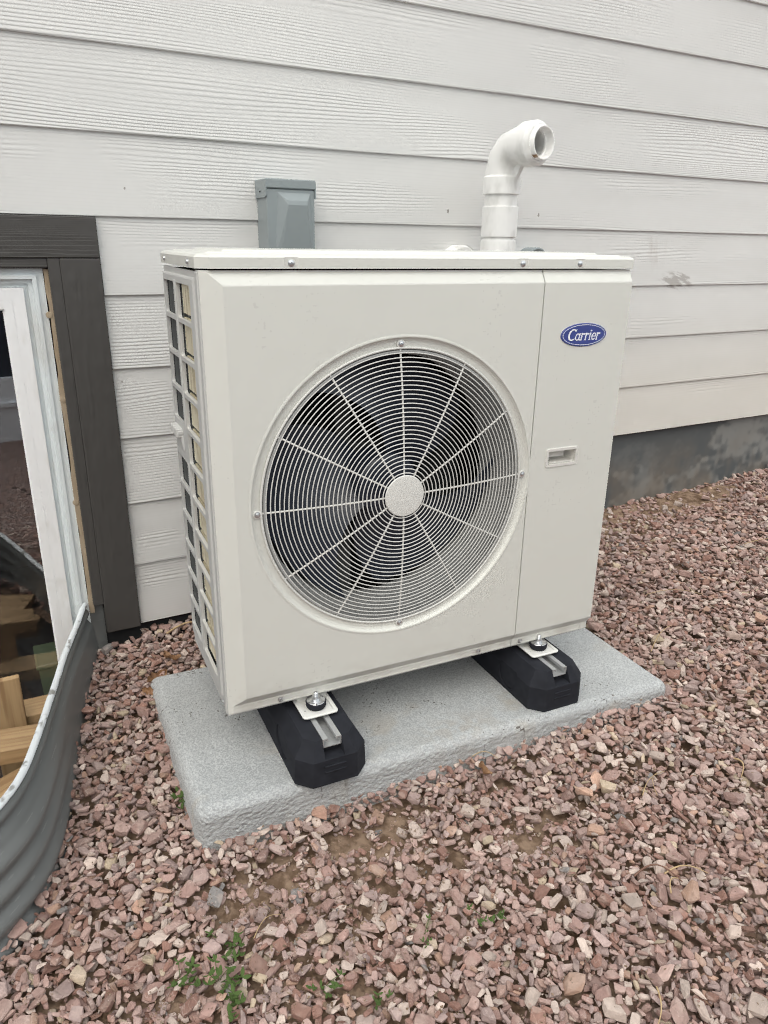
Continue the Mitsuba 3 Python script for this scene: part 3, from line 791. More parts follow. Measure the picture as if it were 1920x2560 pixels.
# feet with bolts
for fx, fy in ((0.187, -0.018), (0.783, -0.008)):
    pl = sg.box(fx - 0.040, fy - 0.036, fx + 0.040, fy + 0.075).buffer(-0.009).buffer(0.009, quad_segs=5)
    pc = np.array(pl.exterior.coords)[:-1]
    pi_ = np.array(pl.buffer(-0.003).exterior.coords)[:-1]
    plate_m = hull([(x, y, -0.0145) for x, y in pc] + [(x, y, -0.0125) for x, y in pc] + [(x, y, -0.0108) for x, y in pi_]) - hull([(x, y, -0.0125) for x, y in np.array(pl.buffer(-0.010).exterior.coords)[:-1]] + [(x, y, -0.0) for x, y in np.array(pl.buffer(-0.006).exterior.coords)[:-1]])
    plate_m = plate_m + box(fx - 0.034, fx + 0.034, fy + 0.028, fy + 0.055, -0.0135, 0.0004)
    plate_m = plate_m - m3.Manifold.cylinder(0.05, 0.0022, 0.0022, 16).translate([fx - 0.028, fy - 0.008, -0.03])
    ft = up('mounting_foot', plate_m, 'm_grille', smooth=28)
    up('rubber_washer', lathe([(0.006, -0.0124), (0.019, -0.0124), (0.0218, -0.008), (0.0225, 0.002), (0.0215, 0.0028), (0.006, 0.0028)], 40).translate([fx, fy, 0]), 'm_rubber', smooth=35, parent=ft)
    ws = lathe([(0.004, 0.003), (0.0200, 0.003), (0.0205, 0.0036), (0.0198, 0.0046), (0.004, 0.0052)], 40)
    for an in range(0, 360, 60):
        ws = ws - box(0.0155, 0.03, -0.0012, 0.0012, 0, 0.01).rotate([0, 0, an + 15])
    up('steel_washer', ws.translate([fx, fy, 0]), 'm_zinc', smooth=30, parent=ft)
    nut = m3.Manifold.cylinder(0.008, 0.0098, 0.0098, 6) ^ m3.Manifold.cylinder(0.008, 0.0112, 0.0088, 24)
    stud = [(0, 0)] + [(0.0052 - 0.0007 * (k % 2), 0.0013 * k) for k in range(13)] + [(0.0035, 0.0175), (0, 0.0178)]
    up('bolt', (nut.translate([0, 0, 0.0052]) + lathe([(0.004, 0.005), (0.0125, 0.005), (0.0125, 0.0062), (0.004, 0.0062)], 30) + lathe(stud, 20).translate([0, 0, 0.0065])).translate([fx, fy, 0]), 'm_zinc', smooth=30, parent=ft)

# ---------------------------------------------------------------- rubber support blocks with strut channel
for bx, by, lab in ((0.184, -0.142, 'black recycled rubber block under the left foot of the unit, nearest the camera'), (0.783, -0.118, 'black recycled rubber block under the right foot of the unit')):
    bl = thing('support_block', lab, 'block')
    zt, zb = -0.0225, -0.120
    L = 0.60
    ring = lambda hw, fr, c, z: [(bx - hw, by + fr + c, z), (bx - hw + c, by + fr, z), (bx + hw - c, by + fr, z), (bx + hw, by + fr + c, z), (bx + hw, by + L - fr - c, z), (bx + hw - c, by + L - fr, z), (bx - hw + c, by + L - fr, z), (bx - hw, by + L - fr - c, z)]
    b = hull(ring(0.080, 0.0, 0.030, zb) + ring(0.078, 0.001, 0.030, zb + 0.060) + ring(0.056, 0.022, 0.020, zt))
    b = b - box(bx - 0.0215, bx + 0.0215, by - 0.1, by + 0.03, zt - 0.036, 0.1) - box(bx - 0.021, bx + 0.021, by - 0.1, by + 0.8, zt - 0.0205, 0.1)
    for hy in (0.12, 0.40):
        cut = m3.Manifold.cylinder(0.05, 0.040, 0.040, 40).transform(np.array([[0, 0, 1, bx - 0.125], [1, 0, 0, by + hy], [0, 1, 0, zb + 0.045]], float))
        b = b - cut - cut.translate([0.20, 0, 0])
    b = b + bevbox(bx - 0.024, bx + 0.024, by - 0.0016, by + 0.02, zb + 0.044, zb + 0.047, 0.0008) + bevbox(bx - 0.024, bx + 0.024, by - 0.0016, by + 0.02, zb + 0.030, zb + 0.033, 0.0008)
    put(f'{bl}__rubber_body', tri(b), 'm_rubber', world=UW, smooth=25)
    t = 0.0022
    cp = [(-0.0205, zt - 0.020), (0.0205, zt - 0.020), (0.0205, zt + 0.0008), (0.0095, zt + 0.0008), (0.0095, zt - 0.006), (0.0095 + t, zt - 0.006), (0.0095 + t, zt + 0.0008 - t), (0.0205 - t, zt + 0.0008 - t), (0.0205 - t, zt - 0.020 + t),
          (-0.0205 + t, zt - 0.020 + t), (-0.0205 + t, zt + 0.0008 - t), (-0.0095 - t, zt + 0.0008 - t), (-0.0095 - t, zt - 0.006), (-0.0095, zt - 0.006), (-0.0095, zt + 0.0008), (-0.0205, zt + 0.0008)]
    put(f'{bl}__strut_channel', tri(prism([(bx + a, c) for a, c in cp], 1, by + 0.020, by + 0.58)), 'm_galv', world=UW, label='galvanised channel let into the top of the block')

# ---------------------------------------------------------------- equipment pad
PR = 0.026
ex = np.array(PADC)


def pad_mesh():
    inn = np.array(sg.Polygon(PADC).buffer(-PR, join_style=2).exterior.coords)[:-1]
    order = [np.argmin(((inn - c) ** 2).sum(1)) for c in PADC]
    a, b, c, d = inn[order]
    Lx, Ly = np.linalg.norm(b - a), np.linalg.norm(d - a)
    ext = PR * math.pi / 2 + 0.13
    us = np.concatenate([np.linspace(-ext, 0, 40)[:-1], np.arange(0, Lx, 0.0045), np.linspace(Lx, Lx + ext, 40)])
    vs = np.concatenate([np.linspace(-ext, 0, 40)[:-1], np.arange(0, Ly, 0.0045), np.linspace(Ly, Ly + ext, 40)])
    U, V = np.meshgrid(us, vs, indexing='ij')
    uc, vc = np.clip(U, 0, Lx), np.clip(V, 0, Ly)
    du, dv = U - uc, V - vc
    r = np.hypot(du, dv)
    r0 = np.maximum(r, 1e-9)
    th = np.minimum(r / PR, math.pi / 2)
    ho = PR * np.sin(th) + 0.06 * np.maximum(0, r - PR * math.pi / 2)
    dz = -PR * (1 - np.cos(th)) - np.maximum(0, r - PR * math.pi / 2)
    s, t = uc / Lx, vc / Ly
    base = ((1 - s) * (1 - t))[..., None] * a + (s * (1 - t))[..., None] * b + (s * t)[..., None] * c + ((1 - s) * t)[..., None] * d
    ei, ej = (b - a) / Lx, (d - a) / Ly
    P = base + (du / r0 * ho)[..., None] * ei + (dv / r0 * ho)[..., None] * ej
    X = np.concatenate([P, (-0.1205 + dz)[..., None]], -1)
    nx = np.concatenate([(du / r0 * np.sin(th))[..., None] * ei + (dv / r0 * np.sin(th))[..., None] * ej, np.cos(th)[..., None]], -1)
    amp = 0.0012 + 0.0022 * sstep(0.6, 1.4, th)
    X = X + nx * (amp * (meshkit.fbm(X * 120, 2, 3) - 0.55) + 0.0022 * (meshkit.fbm(X * 22, 2, 9) - 0.5))[..., None] * np.where(th[..., None] > 0.02, 1, 1)
    return X.reshape(-1, 3), grid_faces(len(us), len(vs))


put('equipment_pad', pad_mesh(), 'm_pad', smooth=True, label='rough grey equipment pad with rounded edges lying in the crushed rock', cat='pad')

# ---------------------------------------------------------------- PVC vent pipe behind the unit
pvc = thing('vent_pipe', 'white plastic vent pipe with an elbow rising behind the unit', 'pipe')
PXc, PYc = 1.086, -0.15


def pp(name, m, mat='m_pvc', label=None):
    put(f'{pvc}__{name}', tri(m) if hasattr(m, 'to_mesh') else m, mat, smooth=38, label=label)


def vring(r0, r1, z0, z1, b=0.002):
    return lathe([(r0, z0), (r1 - b, z0), (r1, z0 + b), (r1, z1 - b), (r1 - b, z1), (r0, z1)], 72).translate([PXc, PYc, 0])


pp('riser', vring(0.040, 0.0445, 0.60, 1.080))
pp('coupling', vring(0.0440, 0.0495, 0.957, 1.0375))
pp('tee', lathe([(0.0440, 0.70), (0.0495, 0.70), (0.0495, 0.944), (0.0475, 0.951), (0.0440, 0.951)], 72).translate([PXc, PYc, 0]) + along_y(lathe([(0, -0.17), (0.0495, -0.17), (0.0495, 0.05), (0.044, 0.052), (0, 0.052)], 60), PXc - 0.01, PYc, 0.865))
ax = np.array([0.165, -0.986, 0.0])


def elbow():
    """Hub, swept bend and hub, as one fitting; the bend runs from vertical to level, towards ax."""
    Rb, z0 = 0.060, 1.126
    c = []
    for a in np.linspace(0, math.pi / 2, 4):
        c.append((np.array([PXc, PYc, z0]) + ax * Rb * (1 - math.cos(a)) + np.array([0, 0, 1]) * Rb * math.sin(a), math.cos(a) * np.array([0, 0, 1]) + math.sin(a) * ax))
    c = [(np.array([PXc, PYc, 1.100]), np.array([0, 0, 1.0]))] + c + [(c[-1][0] + ax * 0.02, ax)]

    def disc(p, t, r, n=48):
        a_ = np.cross(t, [0.9, 0.16, 0.0]) if abs(t[2]) < 0.99 else np.array([1.0, 0, 0])
        a_ = np.cross(t, np.array([ax[1], -ax[0], 0]))
        a_ /= np.linalg.norm(a_)
        b_ = np.cross(t, a_)
        an = np.arange(n) / n * 2 * np.pi
        return p + r * (np.cos(an)[:, None] * a_ + np.sin(an)[:, None] * b_)

    segs = [hull(np.vstack([disc(c[i][0], c[i][1], 0.0465), disc(c[i + 1][0], c[i + 1][1], 0.0465)])) for i in range(len(c) - 1)]
    e = c[-1][0]
    hub1 = hull(np.vstack([disc(np.array([PXc, PYc, 1.068]), np.array([0, 0, 1.0]), 0.0512), disc(np.array([PXc, PYc, 1.110]), np.array([0, 0, 1.0]), 0.0512), disc(np.array([PXc, PYc, 1.1135]), np.array([0, 0, 1.0]), 0.0480)]))
    hub2 = hull(np.vstack([disc(e - ax * 0.001, ax, 0.0490), disc(e + ax * 0.001, ax, 0.0545), disc(e + ax * 0.036, ax, 0.0545), disc(e + ax * 0.046, ax, 0.046)]))
    m = m3.Manifold.batch_boolean(segs + [hub1, hub2], m3.OpType.Add)
    rib = hull(np.vstack([np.array([PXc, PYc, 1.10]) + ax * 0.05 + np.array(d_) for d_ in ((0.006, 0, 0), (-0.006, 0, 0))] + [np.array([PXc, PYc, 1.16]) + ax * 0.085 + np.array(d_) for d_ in ((0.006, 0, 0), (-0.006, 0, 0))] + [np.array([PXc, PYc, 1.15]) + ax * 0.03 + np.array(d_) for d_ in ((0.006, 0, 0), (-0.006, 0, 0))]))
    bore = hull(np.vstack([disc(e + ax * 0.2, ax, 0.037), disc(e - ax * 0.03, ax, 0.037)]))
    return (m + rib) - bore, e, disc


em, e_, disc_ = elbow()
pp('elbow', em, label='elbow turned out from the wall')
mo = hull(np.vstack([disc_(e_ + ax * 0.03, ax, 0.0405), disc_(e_ + ax * 0.058, ax, 0.0405), disc_(e_ + ax * 0.060, ax, 0.0395)])) - hull(np.vstack([disc_(e_ + ax * 0.0, ax, 0.0330), disc_(e_ + ax * 0.038, ax, 0.0330), disc_(e_ + ax * 0.0, ax, 0.0330)])) - hull(np.vstack([disc_(e_ + ax * 0.036, ax, 0.0360), disc_(e_ + ax * 0.0605, ax, 0.0372)]))
pp('mouth_bushing', mo, 'm_pvc_mouth', label='open mouth of the pipe with a brown smear on its lower lip')
pp('bore_plug', hull(np.vstack([disc_(e_ - ax * 0.026, ax, 0.0368), disc_(e_ - ax * 0.0245, ax, 0.0368)])), 'm_dark')
put('pipe_cap', tri(along_y(lathe([(0, 0), (0.058, 0), (0.058, 0.035), (0.052, 0.048), (0.0, 0.052)], 60), 1.047, 0.004, 0.878)), 'm_pvc', smooth=35, label='round white cap on the wall just left of the pipe base', cat='cap')
put('wall_sleeve', tri(along_y(lathe([(0.030, 0), (0.040, 0), (0.040, 0.05), (0.036, 0.053), (0.030, 0.05)], 48), 1.315, 0.004, 0.892)), 'm_box', smooth=35, label='grey round sleeve on the wall just right of the pipe base', cat='pipe')

# ---------------------------------------------------------------- electrical disconnect box
bx_ = thing('disconnect_box', 'grey metal electrical box with a hooded cover on the siding', 'electrical box')
X0, X1, YF = 0.431, 0.565, -0.071
put(f'{bx_}__body', tri(bevbox(X0 + 0.004, X1 - 0.004, YF + 0.004, 0.006, 0.815, 1.066, 0.0015)), 'm_box', smooth=28)
tr = lambda y, x0, x1, z0, x2, x3, z1: [(x0, y, z0), (x1, y, z0), (x2, y, z1), (x3, y, z1)]
cover = bevbox(X0 + 0.0035, X1 - 0.0035, YF, YF + 0.006, 0.82, 1.060, 0.0012)
em_ = hull([(0.462, YF + 0.001, 1.054), (0.552, YF + 0.001, 1.054), (0.452, YF + 0.001, 0.895), (0.556, YF + 0.001, 0.895)] + tr(YF - 0.004, 0.468, 0.546, 0.905, 0.4855, 0.536, 1.045) + [(0.485, YF - 0.016, 1.024), (0.5365, YF - 0.016, 1.024), (0.4845, YF - 0.0135, 1.034), (0.537, YF - 0.0135, 1.034)])
put(f'{bx_}__cover', tri(cover + em_), 'm_box', smooth=14, label='pressed front cover with a raised tapering panel')
hood = bevbox(X0, X1, YF - 0.004, 0.006, 1.0615, 1.083, 0.002) + hull([(X0, YF - 0.003, 1.075), (X0 + 0.003, YF - 0.003, 1.075), (X0, YF - 0.003, 1.044), (X0 + 0.003, YF - 0.003, 1.044), (X0, YF + 0.002, 1.040), (X0 + 0.003, YF + 0.002, 1.040), (X0, 0.004, 1.040), (X0 + 0.003, 0.004, 1.040), (X0, 0.004, 1.075), (X0 + 0.003, 0.004, 1.075)]) \
    + box(X1 - 0.003, X1, YF - 0.003, 0.004, 1.040, 1.075)
hk_ = put(f'{bx_}__hood', tri(hood), 'm_box', smooth=28)
put(f'{hk_}__rivet', tri(m3.Manifold.sphere(0.0022, 12).translate([X0 - 0.0005, -0.035, 1.054])), 'm_dark', smooth=True)

# ---------------------------------------------------------------- low dark fence added out of view for its reflection in the pane
fn = thing('added_fence', 'dark fence above a pale base, added for the reflection in the basement window', 'fence')
gz = float(grade(0, -3.7))
put(f'{fn}__base', cat(box(-5, 6, -3.84, -3.70, gz - 0.15, gz + 0.20), bevbox(-5, 6, -3.86, -3.68, gz + 0.2005, gz + 0.235, 0.004), box(-5, 6, -3.83, -3.71, gz + 0.2355, gz + 0.40)), 'm_pale_base')
for k in range(8):
    put(f'{fn}__board', tri(bevbox(-5, 6, -3.80, -3.77, gz + 0.402 + 0.142 * k, gz + 0.402 + 0.142 * k + 0.139, 0.002)), 'm_dark_board')

# ---------------------------------------------------------------- crushed rock: every stone a faceted solid, dropped one by one on a height map
rng = np.random.default_rng(11)
FIELD = sg.Polygon([(-0.95, -0.85), (-0.62, -1.25), (0.0, -1.55), (0.75, -1.85), (1.25, -1.65), (2.1, -1.0), (3.3, -0.15), (4.05, 0.022), (-0.085, 0.022), (-0.085, -0.05)])
FIELD = FIELD.difference(well_poly.buffer(0.022)).difference(pad_poly.buffer(-0.006, join_style=1)).difference(sg.box(-0.11, -0.016, 0.039, 0.1))


def make_stone(r, soft):
    """A blocky crushed stone: pulled-in corners of a box and a few face points, hulled, its edges worn a little."""
    c = np.array(np.meshgrid([-1, 1], [-1, 1], [-1, 1])).reshape(3, -1).T.astype(float)
    c *= r.uniform(0.40, 1.0, (8, 1)) * r.uniform(0.75, 1.05, (8, 3))
    n = int(r.integers(2, 5))
    e = r.normal(size=(n, 3))
    e /= np.abs(e).max(1, keepdims=True)
    p = np.vstack([c, e * r.uniform(0.85, 1.1, (n, 1))])
    kind = r.uniform()
    p = p * np.array([1.0, *((r.uniform(0.34, 0.6), r.uniform(0.18, 0.34)) if kind < 0.4 else (r.uniform(0.55, 0.92), r.uniform(0.28, 0.55)))])
    p[:, 0] += r.uniform(-0.35, 0.35) * p[:, 1]
    h = trimesh.convex.convex_hull(p)
    v, f = np.array(h.vertices), np.array(h.faces)
    if soft:
        v2, f2 = trimesh.remesh.subdivide(v, f)
        m = trimesh.Trimesh(v2, f2, process=True)
        lap = np.zeros_like(m.vertices)
        cnt = np.zeros(len(m.vertices))
        for a, b in m.edges_unique:
            lap[a] += m.vertices[b]
            lap[b] += m.vertices[a]
            cnt[a] += 1
            cnt[b] += 1
        wk = 0.5 if kind > 0.75 else 0.26
        v = np.array(m.vertices) * (1 - wk) + wk * lap / cnt[:, None]
        v += r.normal(size=v.shape) * 0.016
        f = np.array(m.faces)
    v -= (v.max(0) + v.min(0)) / 2
    return v / np.abs(v[:, 0]).max(), f


def rot(ax_, a):
    ax_ = np.asarray(ax_, float) / np.linalg.norm(ax_)
    K = np.array([[0, -ax_[2], ax_[1]], [ax_[2], 0, -ax_[0]], [-ax_[1], ax_[0], 0]])
    return np.eye(3) + math.sin(a) * K + (1 - math.cos(a)) * K @ K


NV, NO, CELL = 44, 8, 0.0025
SIZES = np.array([0.0030, 0.0041, 0.0054, 0.0068, 0.0084, 0.0103, 0.0128, 0.0185])
SHARE = np.array([0.18, 0.19, 0.19, 0.17, 0.13, 0.085, 0.042, 0.013])
stones = [(make_stone(np.random.default_rng(100 + k), True)) for k in range(NV)]
plain = [(make_stone(np.random.default_rng(100 + k), False)) for k in range(NV)]
poses = [[rot((0, 0, 1), rng.uniform(0, 2 * np.pi)) @ rot((math.cos(b), math.sin(b), 0), abs(rng.normal(0, 0.42))) for b in rng.uniform(0, 2 * np.pi, NO)] for _ in range(NV)]
bary = rng.dirichlet((1, 1, 1), 14)
foot = {}


def footprint(k, o, c):
    key = (k, o, c)
    if key not in foot:
        v, f = stones[k]
        p = (v @ poses[k][o].T) * SIZES[c]
        t = p[f]
        s_ = np.einsum('sb,fbk->fsk', bary, t).reshape(-1, 3)
        ij = np.round(s_[:, :2] / CELL).astype(int)
        m0 = ij.min(0)
        ij -= m0
        shp = ij.max(0) + 1
        lo, hi = np.full(shp, np.inf), np.full(shp, -np.inf)
        np.minimum.at(lo, (ij[:, 0], ij[:, 1]), s_[:, 2])
        np.maximum.at(hi, (ij[:, 0], ij[:, 1]), s_[:, 2])
        foot[key] = (m0, lo, hi, np.isfinite(lo))
    return foot[key]


bx0, by0, bx1, by1 = FIELD.bounds
hx = np.arange(bx0 - 0.06, bx1 + 0.06, CELL)
hy = np.arange(by0 - 0.06, by1 + 0.06, CELL)
gxx, gyy = np.meshgrid(hx[::8], hy[::8], indexing='ij')
from scipy.ndimage import zoom as _zoom
gr = grade(gxx, gyy)
H = _zoom(gr, 8, order=1)[:len(hx), :len(hy)]
H = np.pad(H, ((0, len(hx) - H.shape[0]), (0, len(hy) - H.shape[1])), mode='edge') - 0.034
H = H.astype(np.float32)
BARE = [(0.24, -0.97, 0.24, 0.13, 0.62), (0.08, -0.90, 0.12, 0.06, 0.7), (0.32, -0.86, 0.16, 0.05, 0.75), (0.42, -0.99, 0.14, 0.07, 0.6), (0.62, -1.03, 0.12, 0.06, 0.7), (0.62, -0.89, 0.10, 0.05, 0.6), (-0.12, -1.05, 0.08, 0.05, 0.5), (0.17, -1.15, 0.08, 0.05, 0.45), (2.25, -0.05, 0.20, 0.07, 0.8), (0.95, -1.02, 0.1, 0.05, 0.35)]


def bare(x, y):
    b = np.zeros_like(x)
    for (a, c, w, h, s_) in BARE:
        b = np.maximum(b, s_ * np.exp(-(((x - a) / w) ** 2 + ((y - c) / h) ** 2) ** 1.0))
    return b * np.clip(3.4 * meshkit.fbm(np.stack([x * 24, y * 24, 0 * x], -1), 3, 4) - 0.95, 0, 1.5)


DENS = 29000
N = int(FIELD.area * DENS)
cand = np.stack([rng.uniform(bx0, bx1, N * 8), rng.uniform(by0, by1, N * 8)], 1)
cand = cand[shapely.contains_xy(FIELD, cand[:, 0], cand[:, 1])]
bb = bare(cand[:, 0], cand[:, 1])
keep_c = rng.uniform(size=len(cand)) > np.clip(bb * 1.3, 0, 0.96)
cand, bb = cand[keep_c], bb[keep_c]
N = min(N, len(cand) // 3)
kk, oo = rng.integers(0, NV, N), rng.integers(0, NO, N)
cc = rng.choice(len(SIZES), N, p=SHARE)
# small chips first as a bed, then everything mixed
order = np.argsort(rng.uniform(size=N) + 0.35 * (cc > 3))
kk, oo, cc = kk[order], oo[order], cc[order]
pos = np.zeros((N, 3))
for s_ in range(N):
    m0, lo, hi, ok = footprint(kk[s_], oo[s_], cc[s_])
    best = None
    for c3 in range(3):
        x, y = cand[3 * s_ + c3]
        i, j = int((x - hx[0]) / CELL) + m0[0], int((y - hy[0]) / CELL) + m0[1]
        h = H[i:i + lo.shape[0], j:j + lo.shape[1]]
        if h.shape != lo.shape:
            continue
        gap = (h - lo)[ok]
        z = 0.15 * gap.max() + 0.85 * np.partition(gap, int(len(gap) * 0.72))[int(len(gap) * 0.72)]
        rel = z + 0.112 * -y * 1.0 - 0.05 * x + 0.03 * bb[3 * s_ + c3]
        if best is None or rel < best[0]:
            best = (rel, x, y, z, i, j)
    _, x, y, z, i, j = best
    pos[s_] = x, y, z
    h = H[i:i + lo.shape[0], j:j + lo.shape[1]]
    np.maximum(h, np.where(ok, z + hi, -9), out=h)
hue, bri = rng.uniform(size=N), np.clip(rng.normal(0.5, 0.2, N), 0, 1)
# stones that ended up deep under others are dropped
ci, cj = ((pos[:, 0] - hx[0]) / CELL).astype(int), ((pos[:, 1] - hy[0]) / CELL).astype(int)
seen = H[ci, cj] - pos[:, 2] < 0.015
far = (np.linalg.norm(pos - CAM, axis=1) > 2.1) | (cc < 2)
V, Fc, UVs, o_ = [], [], [], 0
for k in range(NV):
    for o in range(NO):
        for c in range(len(SIZES)):
            for lod in (0, 1):
                sel = np.nonzero((kk == k) & (oo == o) & (cc == c) & seen & (far == bool(lod)))[0]
                if not len(sel):
                    continue
                v, f = (plain if lod else stones)[k]
                p = (v @ poses[k][o].T) * SIZES[c]
                P = p[None] + pos[sel][:, None]
                V.append(P.reshape(-1, 3))
                Fc.append((f[None] + (np.arange(len(sel)) * len(v))[:, None, None] + o_).reshape(-1, 3))
                UVs.append(np.repeat(np.stack([hue[sel], bri[sel]], 1), len(v), 0))
                o_ += len(sel) * len(v)
# grit between the stones and on the bare patches
NG = 90000
gp_ = np.stack([rng.uniform(-0.7, 1.6, NG), rng.uniform(-1.5, -0.1, NG)], 1)
gp_ = gp_[shapely.contains_xy(FIELD, gp_[:, 0], gp_[:, 1])]
gp_ = gp_[rng.uniform(size=len(gp_)) < 0.10 + 1.2 * bare(gp_[:, 0], gp_[:, 1])]
gz_ = H[((gp_[:, 0] - hx[0]) / CELL).astype(int), ((gp_[:, 1] - hy[0]) / CELL).astype(int)]
for k in range(6):
    v, f = plain[k]
    sel = np.arange(k, len(gp_), 6)
    sz = np.exp(rng.normal(math.log(0.0017), 0.4, len(sel)))
    a = rng.uniform(0, 6.28, len(sel))
    P = v[None] * sz[:, None, None]
    P = np.stack([P[..., 0] * np.cos(a)[:, None] - P[..., 1] * np.sin(a)[:, None], P[..., 0] * np.sin(a)[:, None] + P[..., 1] * np.cos(a)[:, None], P[..., 2]], -1)
    P = P + np.concatenate([gp_[sel], gz_[sel][:, None] + 0.0006], 1)[:, None]
    V.append(P.reshape(-1, 3))
    Fc.append((f[None] + (np.arange(len(sel)) * len(v))[:, None, None] + o_).reshape(-1, 3))
    UVs.append(np.repeat(np.stack([np.where(rng.uniform(size=len(sel)) < 0.65, 1.5, rng.uniform(0.0, 0.9, len(sel))), rng.uniform(0.1, 0.8, len(sel))], 1), len(v), 0))
    o_ += len(sel) * len(v)
put('gravel', (np.vstack(V), np.vstack(Fc)), 'm_stone', uv=np.vstack(UVs), kind='stuff', label='pink and mauve crushed rock covering the ground around the pad', cat='gravel')
print('stones', int(seen.sum()), 'of', N, 'triangles', sum(map(len, Fc)))


def top_z(x, y):
    i, j = int((x - hx[0]) / CELL), int((y - hy[0]) / CELL)
    return float(H[max(i - 2, 0):i + 3, max(j - 2, 0):j + 3].max())


# ---------------------------------------------------------------- litter and weeds
def straw(x0, y0, x1, y1, r, lab, bend=0.01, lift=0.006, mat='m_straw', g=None):
    t = np.linspace(0, 1, 9)
    d = np.array([x1 - x0, y1 - y0])
    nn = np.array([-d[1], d[0]]) / (np.linalg.norm(d) + 1e-9)
    X = x0 + d[0] * t + nn[0] * bend * np.sin(np.pi * t)
    Y = y0 + d[1] * t + nn[1] * bend * np.sin(np.pi * t)
    za, zb = top_z(x0, y0), top_z(x1, y1)
    zm = max(top_z(x, y) - (za + (zb - za) * k) for x, y, k in zip(X[1:-1], Y[1:-1], t[1:-1]))
    Z = za + (zb - za) * t + max(zm, 0.0) * 0.6 * np.sin(np.pi * t) + lift * np.sin(np.pi * t) + 0.001
    put('straw', tube(np.stack([X, Y, Z], 1), r * (1 - 0.5 * t), 6), mat, smooth=True, label=lab, cat='straw', group=g)


straw(1.285, -0.715, 1.430, -0.655, 0.0012, 'long dry stalk lying beside the right corner of the pad', 0.006)
straw(1.155, -1.095, 1.130, -1.135, 0.0022, 'short thick pale stick standing out of the rock at the right edge')
straw(0.600, -1.385, 0.530, -1.440, 0.0016, 'pale stick near the lower right corner')
straw(0.780, -1.235, 0.855, -1.275, 0.0018, 'bent straw right of the front, beside a dark curled twig', 0.012)
straw(0.760, -1.270, 0.800, -1.255, 0.0016, 'short straw touching the dark curled twig')
straw(0.885, -1.075, 0.985, -1.045, 0.0010, 'upper of two thin crossed straws on the right')
straw(0.920, -1.085, 0.965, -1.040, 0.0008, 'lower of two thin crossed straws on the right')
straw(0.030, -0.985, 0.090, -0.962, 0.0009, 'thin straw in front of the left corner of the pad', 0.004)
straw(1.50, -0.49, 1.66, -0.575, 0.0010, 'thin stalk lying right of the unit', 0.01)
straw(0.615, -0.815, 0.665, -0.845, 0.0011, 'straw curled against the front edge of the pad', 0.014)
straw(0.10, -0.040, 0.215, -0.030, 0.0034, 'bleached stick lying by the foundation left of the unit', 0.006)
straw(2.05, -0.42, 2.30, -0.50, 0.0012, 'dry stalk far right on the rock', 0.015)
straw(0.725, -1.21, 0.800, -1.262, 0.0022, 'dark curled twig at the right', 0.022, 0.012, 'm_bark')
tag('straw_012', cat='twig')


def dry_leaf(x, y, s, a, tilt, lab):
    u, w = np.meshgrid(np.linspace(-1, 1, 15), np.linspace(-1, 1, 9), indexing='ij')
    wid = (1 - np.abs(u) ** 2.2) * (0.62 + 0.16 * np.cos(9 * u)) * s * 0.75
    P = np.stack([u * s, w * wid, 0.30 * s * (w ** 2) * np.sign(0.5) + 0.25 * s * u ** 2 + 0.10 * s * np.sin(5 * u + 3 * w)], -1)
    lo = P.reshape(-1, 3)
    hi = lo + [0, 0, 0.0006]
    f = np.vstack([grid_faces(15, 9, 0, True), grid_faces(15, 9, 135)])
    M = rot((0, 0, 1), a) @ rot((1, 0.3, 0), tilt)
    put('dry_leaf', (np.vstack([lo, hi]) @ M.T + [x, y, top_z(x, y) + 0.004], f), 'm_dry', smooth=True, label=lab, cat='leaf')


dry_leaf(0.028, -0.215, 0.034, 0.6, 0.5, 'curled brown leaf against the back left corner of the pad')
dry_leaf(0.085, -0.165, 0.030, 2.2, 0.4, 'brown leaf between the pad and the wall, nearer the unit')
dry_leaf(0.005, -0.262, 0.020, -0.7, 0.9, 'small dark brown leaf beside the left end of the pad')
dry_leaf(0.612, -0.860, 0.028, 1.3, 1.0, 'dry brown leaf standing against the front edge of the pad')


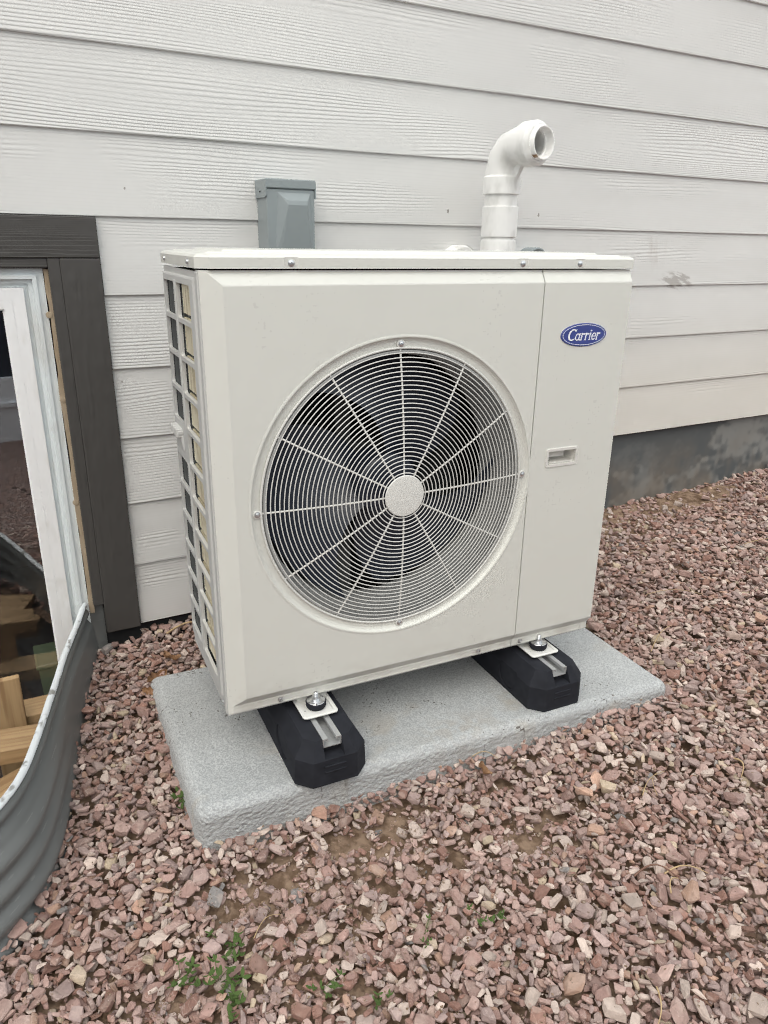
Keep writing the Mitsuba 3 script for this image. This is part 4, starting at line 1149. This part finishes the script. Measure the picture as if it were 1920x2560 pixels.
def weed(x, y, n, s, seed, lab):
    r = np.random.default_rng(seed)
    key = thing('weed', lab, 'weed')
    vs, fs, st = [], [], []
    base = np.array([x, y, top_z(x, y) - 0.012])
    for k in range(n):
        a, el_ = r.uniform(0, 2 * np.pi), r.uniform(0.25, 1.2)
        d = np.array([math.cos(a) * math.cos(el_), math.sin(a) * math.cos(el_), math.sin(el_)])
        tip = base + d * s * r.uniform(0.35, 1.1) + [r.normal(0, s * 0.25), r.normal(0, s * 0.25), 0]
        st.append(tube(np.linspace(base, tip, 4) + np.array([[0, 0, 0], [0, 0, 0.15 * s], [0, 0, 0.12 * s], [0, 0, 0]]), 0.0006, 5))
        for q_ in range(int(r.integers(3, 6))):
            L = s * r.uniform(0.22, 0.42)
            b = r.uniform(0, 2 * np.pi)
            e1 = np.array([math.cos(b), math.sin(b), r.uniform(-0.1, 0.5)])
            e1 /= np.linalg.norm(e1)
            e2 = np.cross(e1, [r.normal(0, 0.3), r.normal(0, 0.3), 1])
            e2 /= np.linalg.norm(e2)
            e3 = np.cross(e1, e2)
            o = sum(map(len, vs))
            pts = []
            for u in np.linspace(0, 1, 6):
                ww = L * 0.24 * math.sin(math.pi * min(1, u * 0.94 + 0.03)) ** 0.8
                c = tip + e1 * L * u - e3 * L * 0.25 * u * u
                pts += [c - e2 * ww + e3 * ww * 0.35, c, c + e2 * ww + e3 * ww * 0.35]
            vs.append(np.array(pts))
            fs.append(grid_faces(6, 3, o))
    put(f'{key}__leaves', (np.vstack(vs), np.vstack(fs)), 'm_leaf', smooth=True)
    put(f'{key}__stems', trimesh.util.concatenate(st), 'm_leaf', smooth=True)


weed(0.000, -0.625, 9, 0.034, 1, 'small dark weed growing against the left end of the pad')
weed(-0.015, -0.985, 10, 0.034, 2, 'bushy green weed at the lower left, uppermost of that patch')
weed(-0.105, -1.005, 9, 0.034, 3, 'green weed at the far lower left of the patch')
weed(-0.050, -1.035, 11, 0.038, 4, 'largest green weed, in the middle of the lower left patch')
weed(-0.035, -1.085, 9, 0.034, 5, 'green weed on the bottom edge of the picture')
weed(0.105, -1.120, 7, 0.032, 6, 'low two leaved weed at the bottom centre left')
weed(0.182, -1.175, 6, 0.026, 7, 'tiny weed at the bottom centre')
weed(0.298, -1.125, 6, 0.026, 8, 'small green sprout beside an upright stone at the bottom centre')
weed(0.420, -1.150, 7, 0.028, 9, 'small green sprout beside a red stone right of centre')
